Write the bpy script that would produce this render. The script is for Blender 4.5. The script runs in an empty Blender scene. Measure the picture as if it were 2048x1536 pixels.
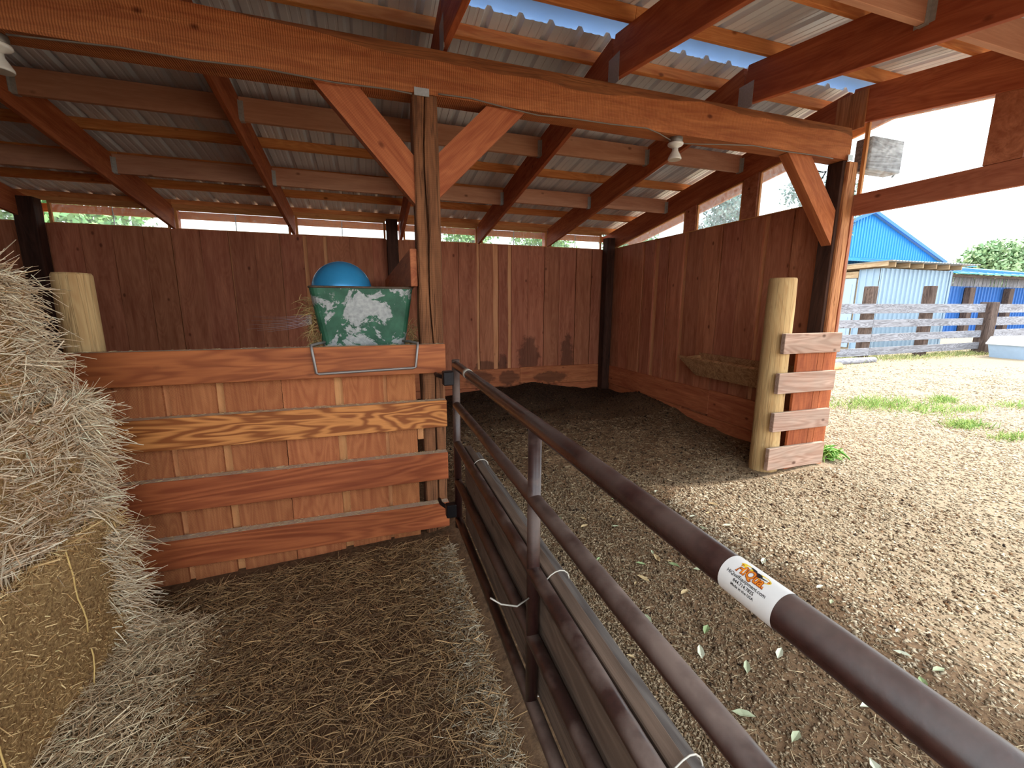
import bpy, math, random
import numpy as np
from mathutils import Vector, Matrix
random.seed(7); rng = np.random.default_rng(7)
scene = bpy.context.scene
COL = scene.collection

# ------------------------------------------------------------------ camera
F_PX = 854.8
cam_d = bpy.data.cameras.new('camera'); cam = bpy.data.objects.new('camera', cam_d); COL.objects.link(cam)
cam_d.sensor_width = 36.0; cam_d.lens = 36.0 * F_PX / 2048.0; cam_d.clip_start = 0.02; cam_d.clip_end = 400
pit, rol, yaw = 0.18407, 0.00357, 0.32371
fw = Vector((math.sin(yaw)*math.cos(pit), math.cos(yaw)*math.cos(pit), -math.sin(pit)))
rt = Vector((math.cos(yaw), -math.sin(yaw), 0)); up = rt.cross(fw)
r2 = rt*math.cos(rol) + up*math.sin(rol); u2 = up*math.cos(rol) - rt*math.sin(rol)
cam.matrix_world = Matrix.Translation((0, 0, 1.55)) @ Matrix((r2, u2, -fw)).transposed().to_4x4()
scene.camera = cam

# ------------------------------------------------------------------ sky, sun, exposure
world = bpy.data.worlds.new('hazy_sky'); scene.world = world; world.use_nodes = True
wn = world.node_tree; wn.nodes.clear()
wo = wn.nodes.new('ShaderNodeOutputWorld'); wb = wn.nodes.new('ShaderNodeBackground')
wtc = wn.nodes.new('ShaderNodeTexCoord'); wsx = wn.nodes.new('ShaderNodeSeparateXYZ')
wr = wn.nodes.new('ShaderNodeValToRGB')
wr.color_ramp.elements[0].position = 0.0; wr.color_ramp.elements[0].color = (0.86, 0.95, 0.98, 1)
wr.color_ramp.elements[1].position = 0.7; wr.color_ramp.elements[1].color = (0.84, 0.93, 1.0, 1)
wn.links.new(wtc.outputs['Generated'], wsx.inputs[0]); wn.links.new(wsx.outputs['Z'], wr.inputs[0])
wn.links.new(wr.outputs[0], wb.inputs[0]); wn.links.new(wb.outputs[0], wo.inputs[0])
wb.inputs['Strength'].default_value = 1.9
sun_d = bpy.data.lights.new('sun', 'SUN'); sun = bpy.data.objects.new('sun', sun_d); COL.objects.link(sun)
sun_d.energy = 2.8; sun_d.angle = math.radians(5); sun_d.color = (1.0, 0.94, 0.86)
sel, saz = math.radians(50), math.radians(-3)
sdir = Vector((-math.cos(sel)*math.cos(saz), -math.cos(sel)*math.sin(saz), -math.sin(sel)))
sun.rotation_euler = sdir.to_track_quat('-Z', 'Y').to_euler(); sun.location = (20, 0, 25)
vs = scene.view_settings
vs.view_transform = 'Standard'; vs.look = 'None'; vs.gamma = 1.0; vs.use_curve_mapping = False
vs.exposure = 1.18

# ------------------------------------------------------------------ helpers
def lin(r, g, b):
    f = lambda c: (c/255/12.92) if c/255 <= .04045 else ((c/255+.055)/1.055)**2.4
    return (f(r), f(g), f(b), 1)

def empty(name, loc=(0, 0, 0), label=None, cat=None, group=None, kind=None):
    o = bpy.data.objects.new(name, None); COL.objects.link(o); o.location = loc; o.empty_display_size = .1
    tag(o, label, cat, group, kind); return o

def tag(o, label=None, cat=None, group=None, kind=None):
    if label: o['label'] = label
    if cat: o['category'] = cat
    if group: o['group'] = group
    if kind: o['kind'] = kind
    return o

WM = {}
def wmat(o):
    return WM.get(o.name, Matrix.Translation(o.location))

def put(name, mesh, mat, parent=None, mw=None, mat_slot=True):
    o = bpy.data.objects.new(name, mesh); COL.objects.link(o)
    if mat is not None and not mesh.materials: mesh.materials.append(mat)
    mw = mw or Matrix.Identity(4)
    WM[o.name] = mw
    if parent is not None:
        o.parent = parent
        o.matrix_parent_inverse = wmat(parent).inverted()
    o.matrix_basis = mw
    return o

def mesh_np(name, verts, faces, smooth=False):
    """verts (n,3); faces list or (m,k) array"""
    me = bpy.data.meshes.new(name)
    v = np.asarray(verts, dtype=np.float32)
    if isinstance(faces, np.ndarray):
        k = faces.shape[1]; m = faces.shape[0]
        me.vertices.add(len(v)); me.vertices.foreach_set('co', v.ravel())
        me.loops.add(m*k); me.loops.foreach_set('vertex_index', faces.astype(np.int32).ravel())
        me.polygons.add(m); me.polygons.foreach_set('loop_start', np.arange(0, m*k, k, dtype=np.int32))
        me.update(calc_edges=True)
    else:
        me.from_pydata([tuple(map(float, q)) for q in v], [], faces); me.update()
    if smooth:
        me.polygons.foreach_set('use_smooth', [True]*len(me.polygons))
    return me

def frame_mat(a, b, upv):
    a = Vector(a); b = Vector(b); X = (b-a).normalized(); U = Vector(upv)
    Z = (U - X*U.dot(X)).normalized(); Y = Z.cross(X)
    m = Matrix((X, Y, Z)).transposed().to_4x4(); m.translation = (a+b)/2
    return m, (b-a).length

_cache = {}
def box_mesh(L, t, w, bev=.003):
    key = (round(L, 3), round(t, 3), round(w, 3), bev)
    if key in _cache: return _cache[key]
    vs_, fs = [], []
    hx, hy, hz = L/2, t/2, w/2; b = min(bev, hx*.4, hy*.4, hz*.4)
    idx = {}
    for sx in (-1, 1):
        for sy in (-1, 1):
            for sz in (-1, 1):
                for ax in range(3):
                    p = [sx*hx, sy*hy, sz*hz]
                    for k in range(3):
                        if k != ax: p[k] -= (sx, sy, sz)[k]*b
                    idx[(sx, sy, sz, ax)] = len(vs_); vs_.append(p)
    S = (-1, 1)
    def add(f, n):
        p = [Vector(vs_[i]) for i in f]
        nn = (p[1]-p[0]).cross(p[2]-p[0])
        fs.append(f if nn.dot(Vector(n)) > 0 else f[::-1])
    for ax in range(3):
        o1, o2 = [k for k in range(3) if k != ax]
        for s in S:
            f = []
            for a1, a2 in ((-1, -1), (1, -1), (1, 1), (-1, 1)):
                q = [0, 0, 0]; q[ax] = s; q[o1] = a1; q[o2] = a2; f.append(idx[(q[0], q[1], q[2], ax)])
            n = [0, 0, 0]; n[ax] = s; add(f, n)
        for a1 in S:
            for a2 in S:   # edge along ax
                f = []
                for s, k in ((-1, o1), (1, o1), (1, o2), (-1, o2)):
                    q = [0, 0, 0]; q[ax] = s; q[o1] = a1; q[o2] = a2; f.append(idx[(q[0], q[1], q[2], k)])
                n = [0, 0, 0]; n[o1] = a1; n[o2] = a2; add(f, n)
    for sx in S:
        for sy in S:
            for sz in S: add([idx[(sx, sy, sz, k)] for k in range(3)], (sx, sy, sz))
    me = bpy.data.meshes.new('board_mesh'); me.from_pydata(vs_, [], fs); me.update()
    _cache[key] = me
    return me

_mcopy = {}
def board(name, parent, a, b, w, t, upv, mat, bev=.003):
    m, L = frame_mat(a, b, upv)
    me = box_mesh(L, t, w, bev)
    k = (me.name, mat.name)
    if k not in _mcopy:
        if me.materials: me = me.copy(); me.materials.clear()
        me.materials.append(mat); _mcopy[k] = me
    return put(name, _mcopy[k], mat, parent, m)

def box(name, parent, x0, x1, y0, y1, z0, z1, mat, bev=.003, axis='x'):
    c = ((x0+x1)/2, (y0+y1)/2, (z0+z1)/2)
    if axis == 'x': return board(name, parent, (x0, c[1], c[2]), (x1, c[1], c[2]), z1-z0, y1-y0, (0, 0, 1), mat, bev)
    if axis == 'y': return board(name, parent, (c[0], y0, c[2]), (c[0], y1, c[2]), z1-z0, x1-x0, (0, 0, 1), mat, bev)
    return board(name, parent, (c[0], c[1], z0), (c[0], c[1], z1), x1-x0, y1-y0, (1, 0, 0), mat, bev)

def wavy_board(name, parent, a, b, w, t, upv, mat, wav=.004, n=5):
    """board whose long edges wander a little, as sawn from the log"""
    m, L = frame_mat(a, b, upv); vs_, fs = [], []
    for i in range(n+1):
        x = -L/2 + L*i/n
        w0 = w/2 + random.uniform(-wav, wav); w1 = w/2 + random.uniform(-wav, wav)
        vs_ += [(x, -t/2, -w0), (x, t/2, -w0), (x, t/2, w1), (x, -t/2, w1)]
    for i in range(n):
        for k in range(4):
            p, q = i*4+k, i*4+(k+1) % 4
            fs.append((p, q, q+4, p+4))
    fs.append((3, 2, 1, 0)); fs.append((n*4, n*4+1, n*4+2, n*4+3))
    fs = [f[::-1] for f in fs]
    me = bpy.data.meshes.new(name); me.from_pydata(vs_, [], fs); me.update()
    return put(name, me, mat, parent, m)

def tube_arrays(pts, r, n=10, cap=True):
    pts = [Vector(p) for p in pts]; vs_, fs = [], []
    rs = r if isinstance(r, (list, tuple)) else [r]*len(pts)
    prev = None
    for i, p in enumerate(pts):
        d = (pts[min(i+1, len(pts)-1)] - pts[max(i-1, 0)]).normalized()
        if prev is None:
            h = Vector((0, 0, 1)) if abs(d.z) < .9 else Vector((1, 0, 0))
            u = d.cross(h).normalized()
        else:
            u = (prev - d*prev.dot(d)).normalized()
        prev = u; v = d.cross(u)
        for k in range(n):
            an = 2*math.pi*k/n; vs_.append(p + (u*math.cos(an) + v*math.sin(an))*rs[i])
    for i in range(len(pts)-1):
        for k in range(n):
            fs.append((i*n+k, i*n+(k+1) % n, (i+1)*n+(k+1) % n, (i+1)*n+k))
    if cap:
        fs.append(tuple(range(n-1, -1, -1))); fs.append(tuple((len(pts)-1)*n+k for k in range(n)))
    return vs_, fs

def tube(name, parent, pts, r, mat, n=10, smooth=True):
    vs_, fs = tube_arrays(pts, r, n)
    me = bpy.data.meshes.new(name); me.from_pydata(vs_, [], fs); me.update()
    if smooth:
        for p in me.polygons: p.use_smooth = len(p.vertices) == 4
    return put(name, me, mat, parent)

def lathe(name, parent, prof, origin, mat, n=20, axis=(0, 0, 1)):
    vs_, fs = [], []
    q = Vector((0, 0, 1)).rotation_difference(Vector(axis))
    for (r, z) in prof:
        for k in range(n):
            an = 2*math.pi*k/n; vs_.append(Vector(origin) + q @ Vector((r*math.cos(an), r*math.sin(an), z)))
    for i in range(len(prof)-1):
        for k in range(n): fs.append((i*n+k, i*n+(k+1) % n, (i+1)*n+(k+1) % n, (i+1)*n+k))
    fs.append(tuple(range(n-1, -1, -1))); fs.append(tuple((len(prof)-1)*n+k for k in range(n)))
    me = bpy.data.meshes.new(name); me.from_pydata(vs_, [], fs); me.update()
    for p in me.polygons: p.use_smooth = len(p.vertices) == 4
    return put(name, me, mat, parent)

def prism(name, parent, poly, ext, mat):
    """poly: list of 3D points (planar), extruded by vector ext"""
    n = len(poly); e = Vector(ext); P = [Vector(p) for p in poly]
    vs_ = P + [p+e for p in P]
    nrm = (P[1]-P[0]).cross(P[2]-P[0]); flip = nrm.dot(e) > 0
    fs = [tuple(range(n)), tuple(range(2*n-1, n-1, -1))] + [(i, i+n, (i+1) % n+n, (i+1) % n) for i in range(n)]
    if flip: fs = [f[::-1] for f in fs]
    me = bpy.data.meshes.new(name); me.from_pydata(vs_, [], fs); me.update()
    return put(name, me, mat, parent)

# value noise
_perm = rng.random((64, 64))
def vnoise(x, y):
    xi = np.floor(x).astype(int); yi = np.floor(y).astype(int); fx = x-xi; fy = y-yi
    fx = fx*fx*(3-2*fx); fy = fy*fy*(3-2*fy)
    g = lambda a, b: _perm[a % 64, b % 64]
    return (g(xi, yi)*(1-fx)+g(xi+1, yi)*fx)*(1-fy) + (g(xi, yi+1)*(1-fx)+g(xi+1, yi+1)*fx)*fy - .5
def fbm(x, y, o=4):
    s = 0; a = 1.
    for i in range(o):
        s = s + a*vnoise(x*2**i+i*7.3, y*2**i+i*3.1); a *= .5
    return s
def sst(a, b, x):
    t = np.clip((x-a)/(b-a), 0, 1); return t*t*(3-2*t)

# ------------------------------------------------------------------ materials
class NT:
    def __init__(s, name, rough=.7, metal=0., spec=.5):
        s.m = bpy.data.materials.new(name); s.m.use_nodes = True; s.t = s.m.node_tree; s.n = s.t.nodes
        s.b = s.n['Principled BSDF']; s.b.inputs['Roughness'].default_value = rough
        s.b.inputs['Metallic'].default_value = metal; s.b.inputs['Specular IOR Level'].default_value = spec
        s.out = s.n['Material Output']
    def node(s, ty, **kw):
        n = s.n.new(ty)
        for k, v in kw.items(): setattr(n, k, v)
        return n
    def link(s, a, b): s.t.links.new(a, b)
    def math(s, op, a, b=0., c=None):
        n = s.node('ShaderNodeMath', operation=op)
        for i, v in enumerate((a, b, c)):
            if v is None: continue
            if hasattr(v, 'is_linked'): s.link(v, n.inputs[i])
            else: n.inputs[i].default_value = v
        return n.outputs[0]
    def vmath(s, op, a, b):
        n = s.node('ShaderNodeVectorMath', operation=op)
        for i, v in enumerate((a, b)):
            if hasattr(v, 'is_linked'): s.link(v, n.inputs[i])
            else: n.inputs[i].default_value = v
        return n.outputs[0]
    def mix(s, f, a, b, blend='MIX'):
        n = s.node('ShaderNodeMix', data_type='RGBA', blend_type=blend)
        for i, v in ((0, f), (6, a), (7, b)):
            if hasattr(v, 'is_linked'): s.link(v, n.inputs[i])
            else: n.inputs[i].default_value = v
        return n.outputs[2]
    def noise(s, vec, scale, detail=3, rough=.55, dist=0.):
        n = s.node('ShaderNodeTexNoise'); n.inputs['Scale'].default_value = scale
        n.inputs['Detail'].default_value = detail; n.inputs['Roughness'].default_value = rough
        n.inputs['Distortion'].default_value = dist
        if vec is not None: s.link(vec, n.inputs['Vector'])
        return n.outputs[0]
    def ramp(s, f, stops):
        n = s.node('ShaderNodeValToRGB'); e = n.color_ramp.elements
        while len(e) < len(stops): e.new(.5)
        for el, (p, c) in zip(e, stops): el.position = p; el.color = c if len(c) == 4 else (*c, 1)
        s.link(f, n.inputs[0]); return n.outputs[0]
    def mr(s, v, a, b, c=0., d=1.):
        n = s.node('ShaderNodeMapRange'); s.link(v, n.inputs[0])
        for i, q in enumerate((a, b, c, d)): n.inputs[i+1].default_value = q
        return n.outputs[0]
    def bump(s, h, dist=.004, strength=1.):
        n = s.node('ShaderNodeBump'); n.inputs['Distance'].default_value = dist; n.inputs['Strength'].default_value = strength
        s.link(h, n.inputs['Height']); s.link(n.outputs[0], s.b.inputs['Normal'])
    def color(s, c):
        if hasattr(c, 'is_linked'): s.link(c, s.b.inputs['Base Color'])
        else: s.b.inputs['Base Color'].default_value = c

def wood(name, light, dark, rough=.75, ring=.35, ring_scale=1., saw=0., diag=False, knots=.8, var=.3, dust=0., weather=0., cracks=0., stain=()):
    N = NT(name, rough, spec=.25)
    tc = N.node('ShaderNodeTexCoord'); oi = N.node('ShaderNodeObjectInfo')
    r = oi.outputs['Random']
    cx = N.node('ShaderNodeCombineXYZ')
    N.link(N.math('MULTIPLY', r, 37.), cx.inputs[0]); N.link(N.math('MULTIPLY', r, 11.3), cx.inputs[1]); N.link(N.math('MULTIPLY', r, 23.7), cx.inputs[2])
    v = N.vmath('ADD', tc.outputs['Object'], cx.outputs[0])
    vs1 = N.vmath('MULTIPLY', v, (.9, 9., 9.))
    n1 = N.noise(vs1, 1.6, 4, .6, .4)
    vs2 = N.vmath('MULTIPLY', v, (3., 90., 90.)); n2 = N.noise(vs2, 1.5, 2)
    vs3 = N.vmath('MULTIPLY', v, (.55, 4.2, 4.2))
    nz = N.noise(vs3, 1.3*ring_scale, 3, .5, .6)
    w = N.math('SINE', N.math('MULTIPLY', nz, 95.)); w = N.mr(w, -1., 1., 0., 1.)
    fac = N.math('ADD', N.math('MULTIPLY', n1, 1.-ring*.6), N.math('MULTIPLY', w, ring*.6))
    col = N.mix(N.mr(fac, .28, .72), dark, light)
    col = N.mix(N.mr(n2, .3, .7, 0., .28), col, dark)
    if knots:
        vk = N.vmath('MULTIPLY', v, (2.6, 4.2, 4.2)); vo = N.node('ShaderNodeTexVoronoi'); N.link(vk, vo.inputs['Vector']); vo.inputs['Scale'].default_value = 1.15
        k = N.mr(vo.outputs['Distance'], .045, .10, knots, 0.)
        col = N.mix(k, col, (dark[0]*.35, dark[1]*.28, dark[2]*.25, 1))
    if weather:
        wn_ = N.mr(N.noise(N.vmath('MULTIPLY', v, (1., 3., 3.)), 4., 4), .42, .6, 0., weather)
        col = N.mix(wn_, col, lin(150, 140, 128))
    hs = N.node('ShaderNodeHueSaturation'); N.link(col, hs.inputs['Color'])
    N.link(N.mr(r, 0., 1., 1-var/2, 1+var/2), hs.inputs['Value'])
    N.link(N.mr(N.math('FRACT', N.math('MULTIPLY', r, 7.13)), 0., 1., .496, .503), hs.inputs['Hue'])
    col = hs.outputs['Color']
    h = N.math('ADD', N.math('MULTIPLY', n2, .5), N.math('MULTIPLY', w, .25*ring))
    if saw:
        sx = N.node('ShaderNodeSeparateXYZ'); N.link(v, sx.inputs[0])
        xx = sx.outputs[0]
        if diag: xx = N.math('ADD', xx, N.math('MULTIPLY', sx.outputs[2], .8))
        xx = N.math('ADD', xx, N.math('MULTIPLY', n1, .02))
        sw = N.mr(N.math('SINE', N.math('MULTIPLY', xx, 520. if not diag else 700.)), -1., 1., 0., 1.)
        col = N.mix(N.math('MULTIPLY', sw, saw*.30), col, (dark[0]*.8, dark[1]*.75, dark[2]*.7, 1))
        h = N.math('ADD', h, N.math('MULTIPLY', sw, saw))
    if cracks:
        ck = N.noise(N.vmath('MULTIPLY', v, (.5, 16., 16.)), 1.5, 3, .5, .3)
        c2 = N.mr(N.math('ABSOLUTE', N.math('SUBTRACT', ck, .5)), 0., .03, cracks, 0.)
        col = N.mix(c2, col, (.012, .007, .004, 1)); h = N.math('SUBTRACT', h, N.math('MULTIPLY', c2, 3.))
    if stain:      # dried splashes on the wood, each with its own ragged outline
        gp_ = N.node('ShaderNodeNewGeometry'); ps = N.node('ShaderNodeSeparateXYZ'); N.link(gp_.outputs['Position'], ps.inputs[0])
        rag = N.math('MULTIPLY', N.math('SUBTRACT', N.noise(gp_.outputs['Position'], 9., 5, .65), .5), 1.3)
        for cx_, cz_, rx_, rz_ in stain:
            u_ = N.math('DIVIDE', N.math('SUBTRACT', ps.outputs[0], cx_), rx_); w_ = N.math('DIVIDE', N.math('SUBTRACT', ps.outputs[2], cz_), rz_)
            d_ = N.math('SQRT', N.math('ADD', N.math('MULTIPLY', u_, u_), N.math('MULTIPLY', w_, w_)))
            col = N.mix(N.mr(N.math('ADD', d_, rag), .75, 1.0, .6, 0.), col, lin(62, 40, 30))
    if dust:
        ge = N.node('ShaderNodeNewGeometry'); sz = N.node('ShaderNodeSeparateXYZ'); N.link(ge.outputs['Normal'], sz.inputs[0])
        dn = N.noise(tc.outputs['Object'], 60., 3)
        dm = N.math('MULTIPLY', N.mr(sz.outputs[2], .75, .95), N.mr(dn, .2, .6, .5, 1.))
        col = N.mix(N.math('MULTIPLY', dm, dust), col, lin(196, 180, 160))
    N.color(col); N.bump(h, .0025, .7)
    return N.m

M_WALL  = wood('fir_wall_boards', lin(204, 132, 98), lin(152, 86, 60), .72, .18, var=.24)
M_WALLS = wood('fir_wall_boards_splashed', lin(204, 132, 98), lin(152, 86, 60), .72, .18, var=.24, stain=((2.68, .62, .22, .42), (3.42, .6, .14, .45), (1.9, .5, .25, .1), (2.2, .52, .1, .2)))
M_KICKS = wood('fir_kick_boards_splashed', lin(206, 128, 84), lin(156, 84, 54), .72, .2, var=.2, stain=((1.75, .3, .3, .16), (2.3, .28, .2, .14), (3.1, .26, .35, .12), (2.6, .05, .8, .14)))
M_BATT  = wood('fir_battens_pale', lin(236, 178, 128), lin(206, 138, 94), .75, .12, knots=.3, var=.16)
M_KICK  = wood('fir_kick_boards', lin(206, 128, 84), lin(156, 84, 54), .72, .2, var=.2)
M_RAFT  = wood('fir_rafters', lin(204, 122, 80), lin(150, 74, 46), .7, .2, var=.18)
M_PURL  = wood('fir_purlins', lin(240, 170, 106), lin(198, 116, 66), .72, .25, var=.3)
M_BLOCK = wood('spruce_blocking', lin(214, 164, 136), lin(178, 124, 98), .75, .1, var=.14)
M_BEAM  = wood('rough_fir_beam', lin(214, 136, 86), lin(150, 80, 48), .85, .15, saw=1.2, knots=1., var=.06, cracks=.12)
M_RAIL  = wood('planed_fir_rails', lin(186, 106, 62), lin(136, 68, 38), .55, .45, ring_scale=.7, knots=.5, var=.18, dust=.9)
M_RAILG = wood('flame_grain_fir', lin(208, 136, 76), lin(138, 76, 37), .55, .9, ring_scale=.9, knots=.4, var=.05, dust=.9)
M_PANEL = wood('rough_partition_boards', lin(198, 128, 82), lin(156, 90, 55), .85, .3, saw=.8, diag=True, var=.18)
M_PSTRIP= wood('partition_battens_pale', lin(216, 158, 108), lin(186, 122, 78), .85, .1, saw=.5, diag=True, knots=0, var=.1)
M_POST  = wood('old_rough_post', lin(160, 108, 72), lin(92, 58, 38), .92, .12, saw=.4, knots=.8, var=.1, cracks=.5)
M_POSTD = wood('dark_stained_post', lin(84, 54, 42), lin(40, 24, 20), .85, .2, knots=.5, var=.1)
M_POSTR = wood('fir_post_end', lin(214, 152, 104), lin(156, 94, 62), .85, .3, knots=.6, var=.05, cracks=.3)
M_ROUND = wood('peeled_round_post', lin(216, 184, 132), lin(180, 140, 92), .8, .25, knots=.6, var=.08, cracks=.25)
M_STUB  = wood('weathered_short_boards', lin(196, 164, 146), lin(146, 110, 92), .85, .35, knots=.9, var=.12, dust=.7, weather=.25)
M_STUBV = wood('red_stub_boards', lin(188, 108, 66), lin(136, 70, 42), .85, .25, saw=.4, var=.2)
M_GREY  = wood('weathered_grey_boards', lin(160, 160, 168), lin(104, 102, 108), .9, .5, knots=.9, var=.2, dust=.4)
M_TIE   = wood('old_railway_tie', lin(110, 92, 84), lin(58, 46, 42), .95, .3, knots=.6, var=.25)
M_GATEW = wood('gate_planks', lin(112, 92, 78), lin(72, 56, 46), .85, .3, knots=.6, var=.2)
M_TROUGH= wood('worn_trough_wood', lin(196, 148, 104), lin(138, 92, 60), .8, .4, knots=.4, var=.1)
M_FRAME = wood('pale_window_trim', lin(224, 164, 104), lin(190, 124, 74), .75, .2, knots=.3, var=.1)
M_GREYD = wood('old_grey_plank', lin(122, 114, 108), lin(78, 70, 66), .9, .4, knots=.5, var=.1)
M_WANE = wood('beam_wane', lin(176, 112, 72), lin(112, 64, 40), .95, .1, knots=.9, var=.05, cracks=.3)
M_SHEDW = wood('shed_raw_timber', lin(205, 182, 150), lin(150, 122, 92), .85, .2, knots=.4, var=.2)

def plain(name, c, rough=.6, metal=0., spec=.5, nz=0., nscale=30., bump=0.):
    N = NT(name, rough, metal, spec)
    if nz:
        tc = N.node('ShaderNodeTexCoord'); n = N.noise(tc.outputs['Object'], nscale, 4)
        N.color(N.mix(N.mr(n, .3, .7), (c[0]*(1-nz), c[1]*(1-nz), c[2]*(1-nz), 1), (min(1, c[0]*(1+nz)), min(1, c[1]*(1+nz)), min(1, c[2]*(1+nz)), 1)))
        if bump: N.bump(n, bump)
    else: N.color(c)
    return N.m
M_METAL = plain('roof_sheet_underside', lin(228, 237, 250), .2, .0, .5, .06, 3.)
M_CAP   = plain('ridge_cap_blue', lin(150, 182, 216), .45, .1, .5, .04, 4.)
M_BLUE  = plain('barn_blue_steel', lin(54, 142, 198), .45, .1, .5, .05, 2.)
M_BLUED = plain('barn_blue_trim', lin(30, 104, 168), .45, .1)
M_BLUE2 = plain('blue_wall_steel', lin(44, 98, 168), .5, .1, .5, .08, 2.)
M_WSTEEL= plain('white_wall_steel', lin(150, 172, 192), .5, .05, .5, .04, 2.)
M_GALV  = plain('galvanised_plate', lin(178, 180, 180), .42, .35, .5, .12, 60.)
M_BLACK = plain('black_iron', lin(34, 30, 32), .5, .6, .5, .2, 60.)
M_WIRE  = plain('grey_wire', lin(150, 142, 138), .5, .6)
M_CABLE = plain('grey_cable', lin(120, 108, 98), .6)
M_CABLEB= plain('black_cable', lin(30, 30, 32), .5)
M_PORC  = plain('white_porcelain', lin(226, 222, 214), .3, nz=.05)
M_BULB  = plain('frosted_bulb', lin(214, 208, 198), .25)
M_JBOX  = plain('steel_junction_box', lin(134, 128, 120), .45, .7, nz=.15)
M_PLASTIC = plain('white_plastic', lin(206, 208, 212), .45, nz=.04, nscale=8)
M_PLASTICB = plain('pale_blue_plastic', lin(150, 172, 196), .4, nz=.05, nscale=8)
M_TWINE = plain('straw_twine', lin(222, 186, 118), .8)
M_TIEW  = plain('pale_tie_wire', lin(190, 182, 170), .5, .3)
M_PAPER = plain('sticker_white', lin(228, 224, 220), .45, nz=.03, nscale=40)
M_INK   = plain('ink_black', lin(34, 32, 34), .5)
M_ORANGE= plain('ink_orange', lin(222, 128, 32), .5)
M_RED   = plain('ink_red_brown', lin(150, 58, 22), .5)
M_YELLOW= plain('ink_yellow', lin(232, 196, 52), .5)
M_DOORW = plain('white_door_paint', lin(160, 178, 196), .45)

def gate_pipe(nm, amt, rg):
    N = NT(nm, .3, .0, .5)
    tc = N.node('ShaderNodeTexCoord'); v = tc.outputs['Object']
    ge = N.node('ShaderNodeNewGeometry'); sz = N.node('ShaderNodeSeparateXYZ'); N.link(ge.outputs['Normal'], sz.inputs[0])
    n = N.noise(v, 5., 5, .6); n2 = N.noise(v, 90., 3)
    base = N.mix(N.mr(n2, .3, .7), lin(36, 17, 15), lin(52, 27, 24))
    dust = N.math('MULTIPLY', N.mr(n, .42, .62, .1*amt, amt), N.mr(sz.outputs[2], -.1, .8, 0., 1.))
    N.color(N.mix(dust, base, lin(122, 102, 92)))
    N.link(N.mr(dust, 0., .6, rg, .7), N.b.inputs['Roughness']); N.bump(n2, .0006, .4)
    return N.m
M_PIPE = gate_pipe('brown_gate_pipe', .8, .3)
M_PIPET = gate_pipe('brown_top_pipe', .30, .27)

def pane(name, tint, clear, rough=.25):
    N = NT(name); N.n.remove(N.b)
    tc = N.node('ShaderNodeTexCoord')
    dirt = N.noise(tc.outputs['Object'], 26., 5, .65)
    tr = N.node('ShaderNodeBsdfTransparent'); tr.inputs[0].default_value = tint
    tl = N.node('ShaderNodeBsdfTranslucent'); tl.inputs[0].default_value = (.85, .93, .95, 1)
    gl = N.node('ShaderNodeBsdfGlossy'); gl.inputs['Roughness'].default_value = rough
    m1 = N.node('ShaderNodeMixShader'); N.link(N.mr(dirt, .35, .7, 1-clear-.10, 1-clear+.14), m1.inputs[0])
    N.link(tr.outputs[0], m1.inputs[1]); N.link(tl.outputs[0], m1.inputs[2])
    m2 = N.node('ShaderNodeMixShader'); m2.inputs[0].default_value = .06
    N.link(m1.outputs[0], m2.inputs[1]); N.link(gl.outputs[0], m2.inputs[2]); N.link(m2.outputs[0], N.out.inputs[0])
    return N.m
M_PANE  = pane('clear_ribbed_sheet', (.93, .98, .97, 1), .86)
M_PANEF = pane('cloudy_ribbed_sheet', (.72, .82, .92, 1), .84)

def attr_mat(name, rough=.8, mul=(1, 1, 1, 1), spec=.2, trans=0.):
    N = NT(name, rough, spec=spec); a = N.node('ShaderNodeAttribute'); a.attribute_name = 'Col'
    N.color(N.mix(1., a.outputs['Color'], mul, 'MULTIPLY'))
    if trans:
        N.b.inputs['Transmission Weight'].default_value = 0
    return N.m
M_STRAW = attr_mat('straw_stems', .62, spec=.35)
M_CHIP  = attr_mat('wood_chips_mat', .85)
M_CLOD  = attr_mat('manure_clods_mat', .95)
M_LEAFM = attr_mat('green_leaves', .6, spec=.3)

def add_col(me, cols):
    a = me.color_attributes.new('Col', 'FLOAT_COLOR', 'POINT')
    c = np.ones((len(me.vertices), 4), dtype=np.float32); c[:, :3] = cols
    a.data.foreach_set('color', c.ravel())

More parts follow.
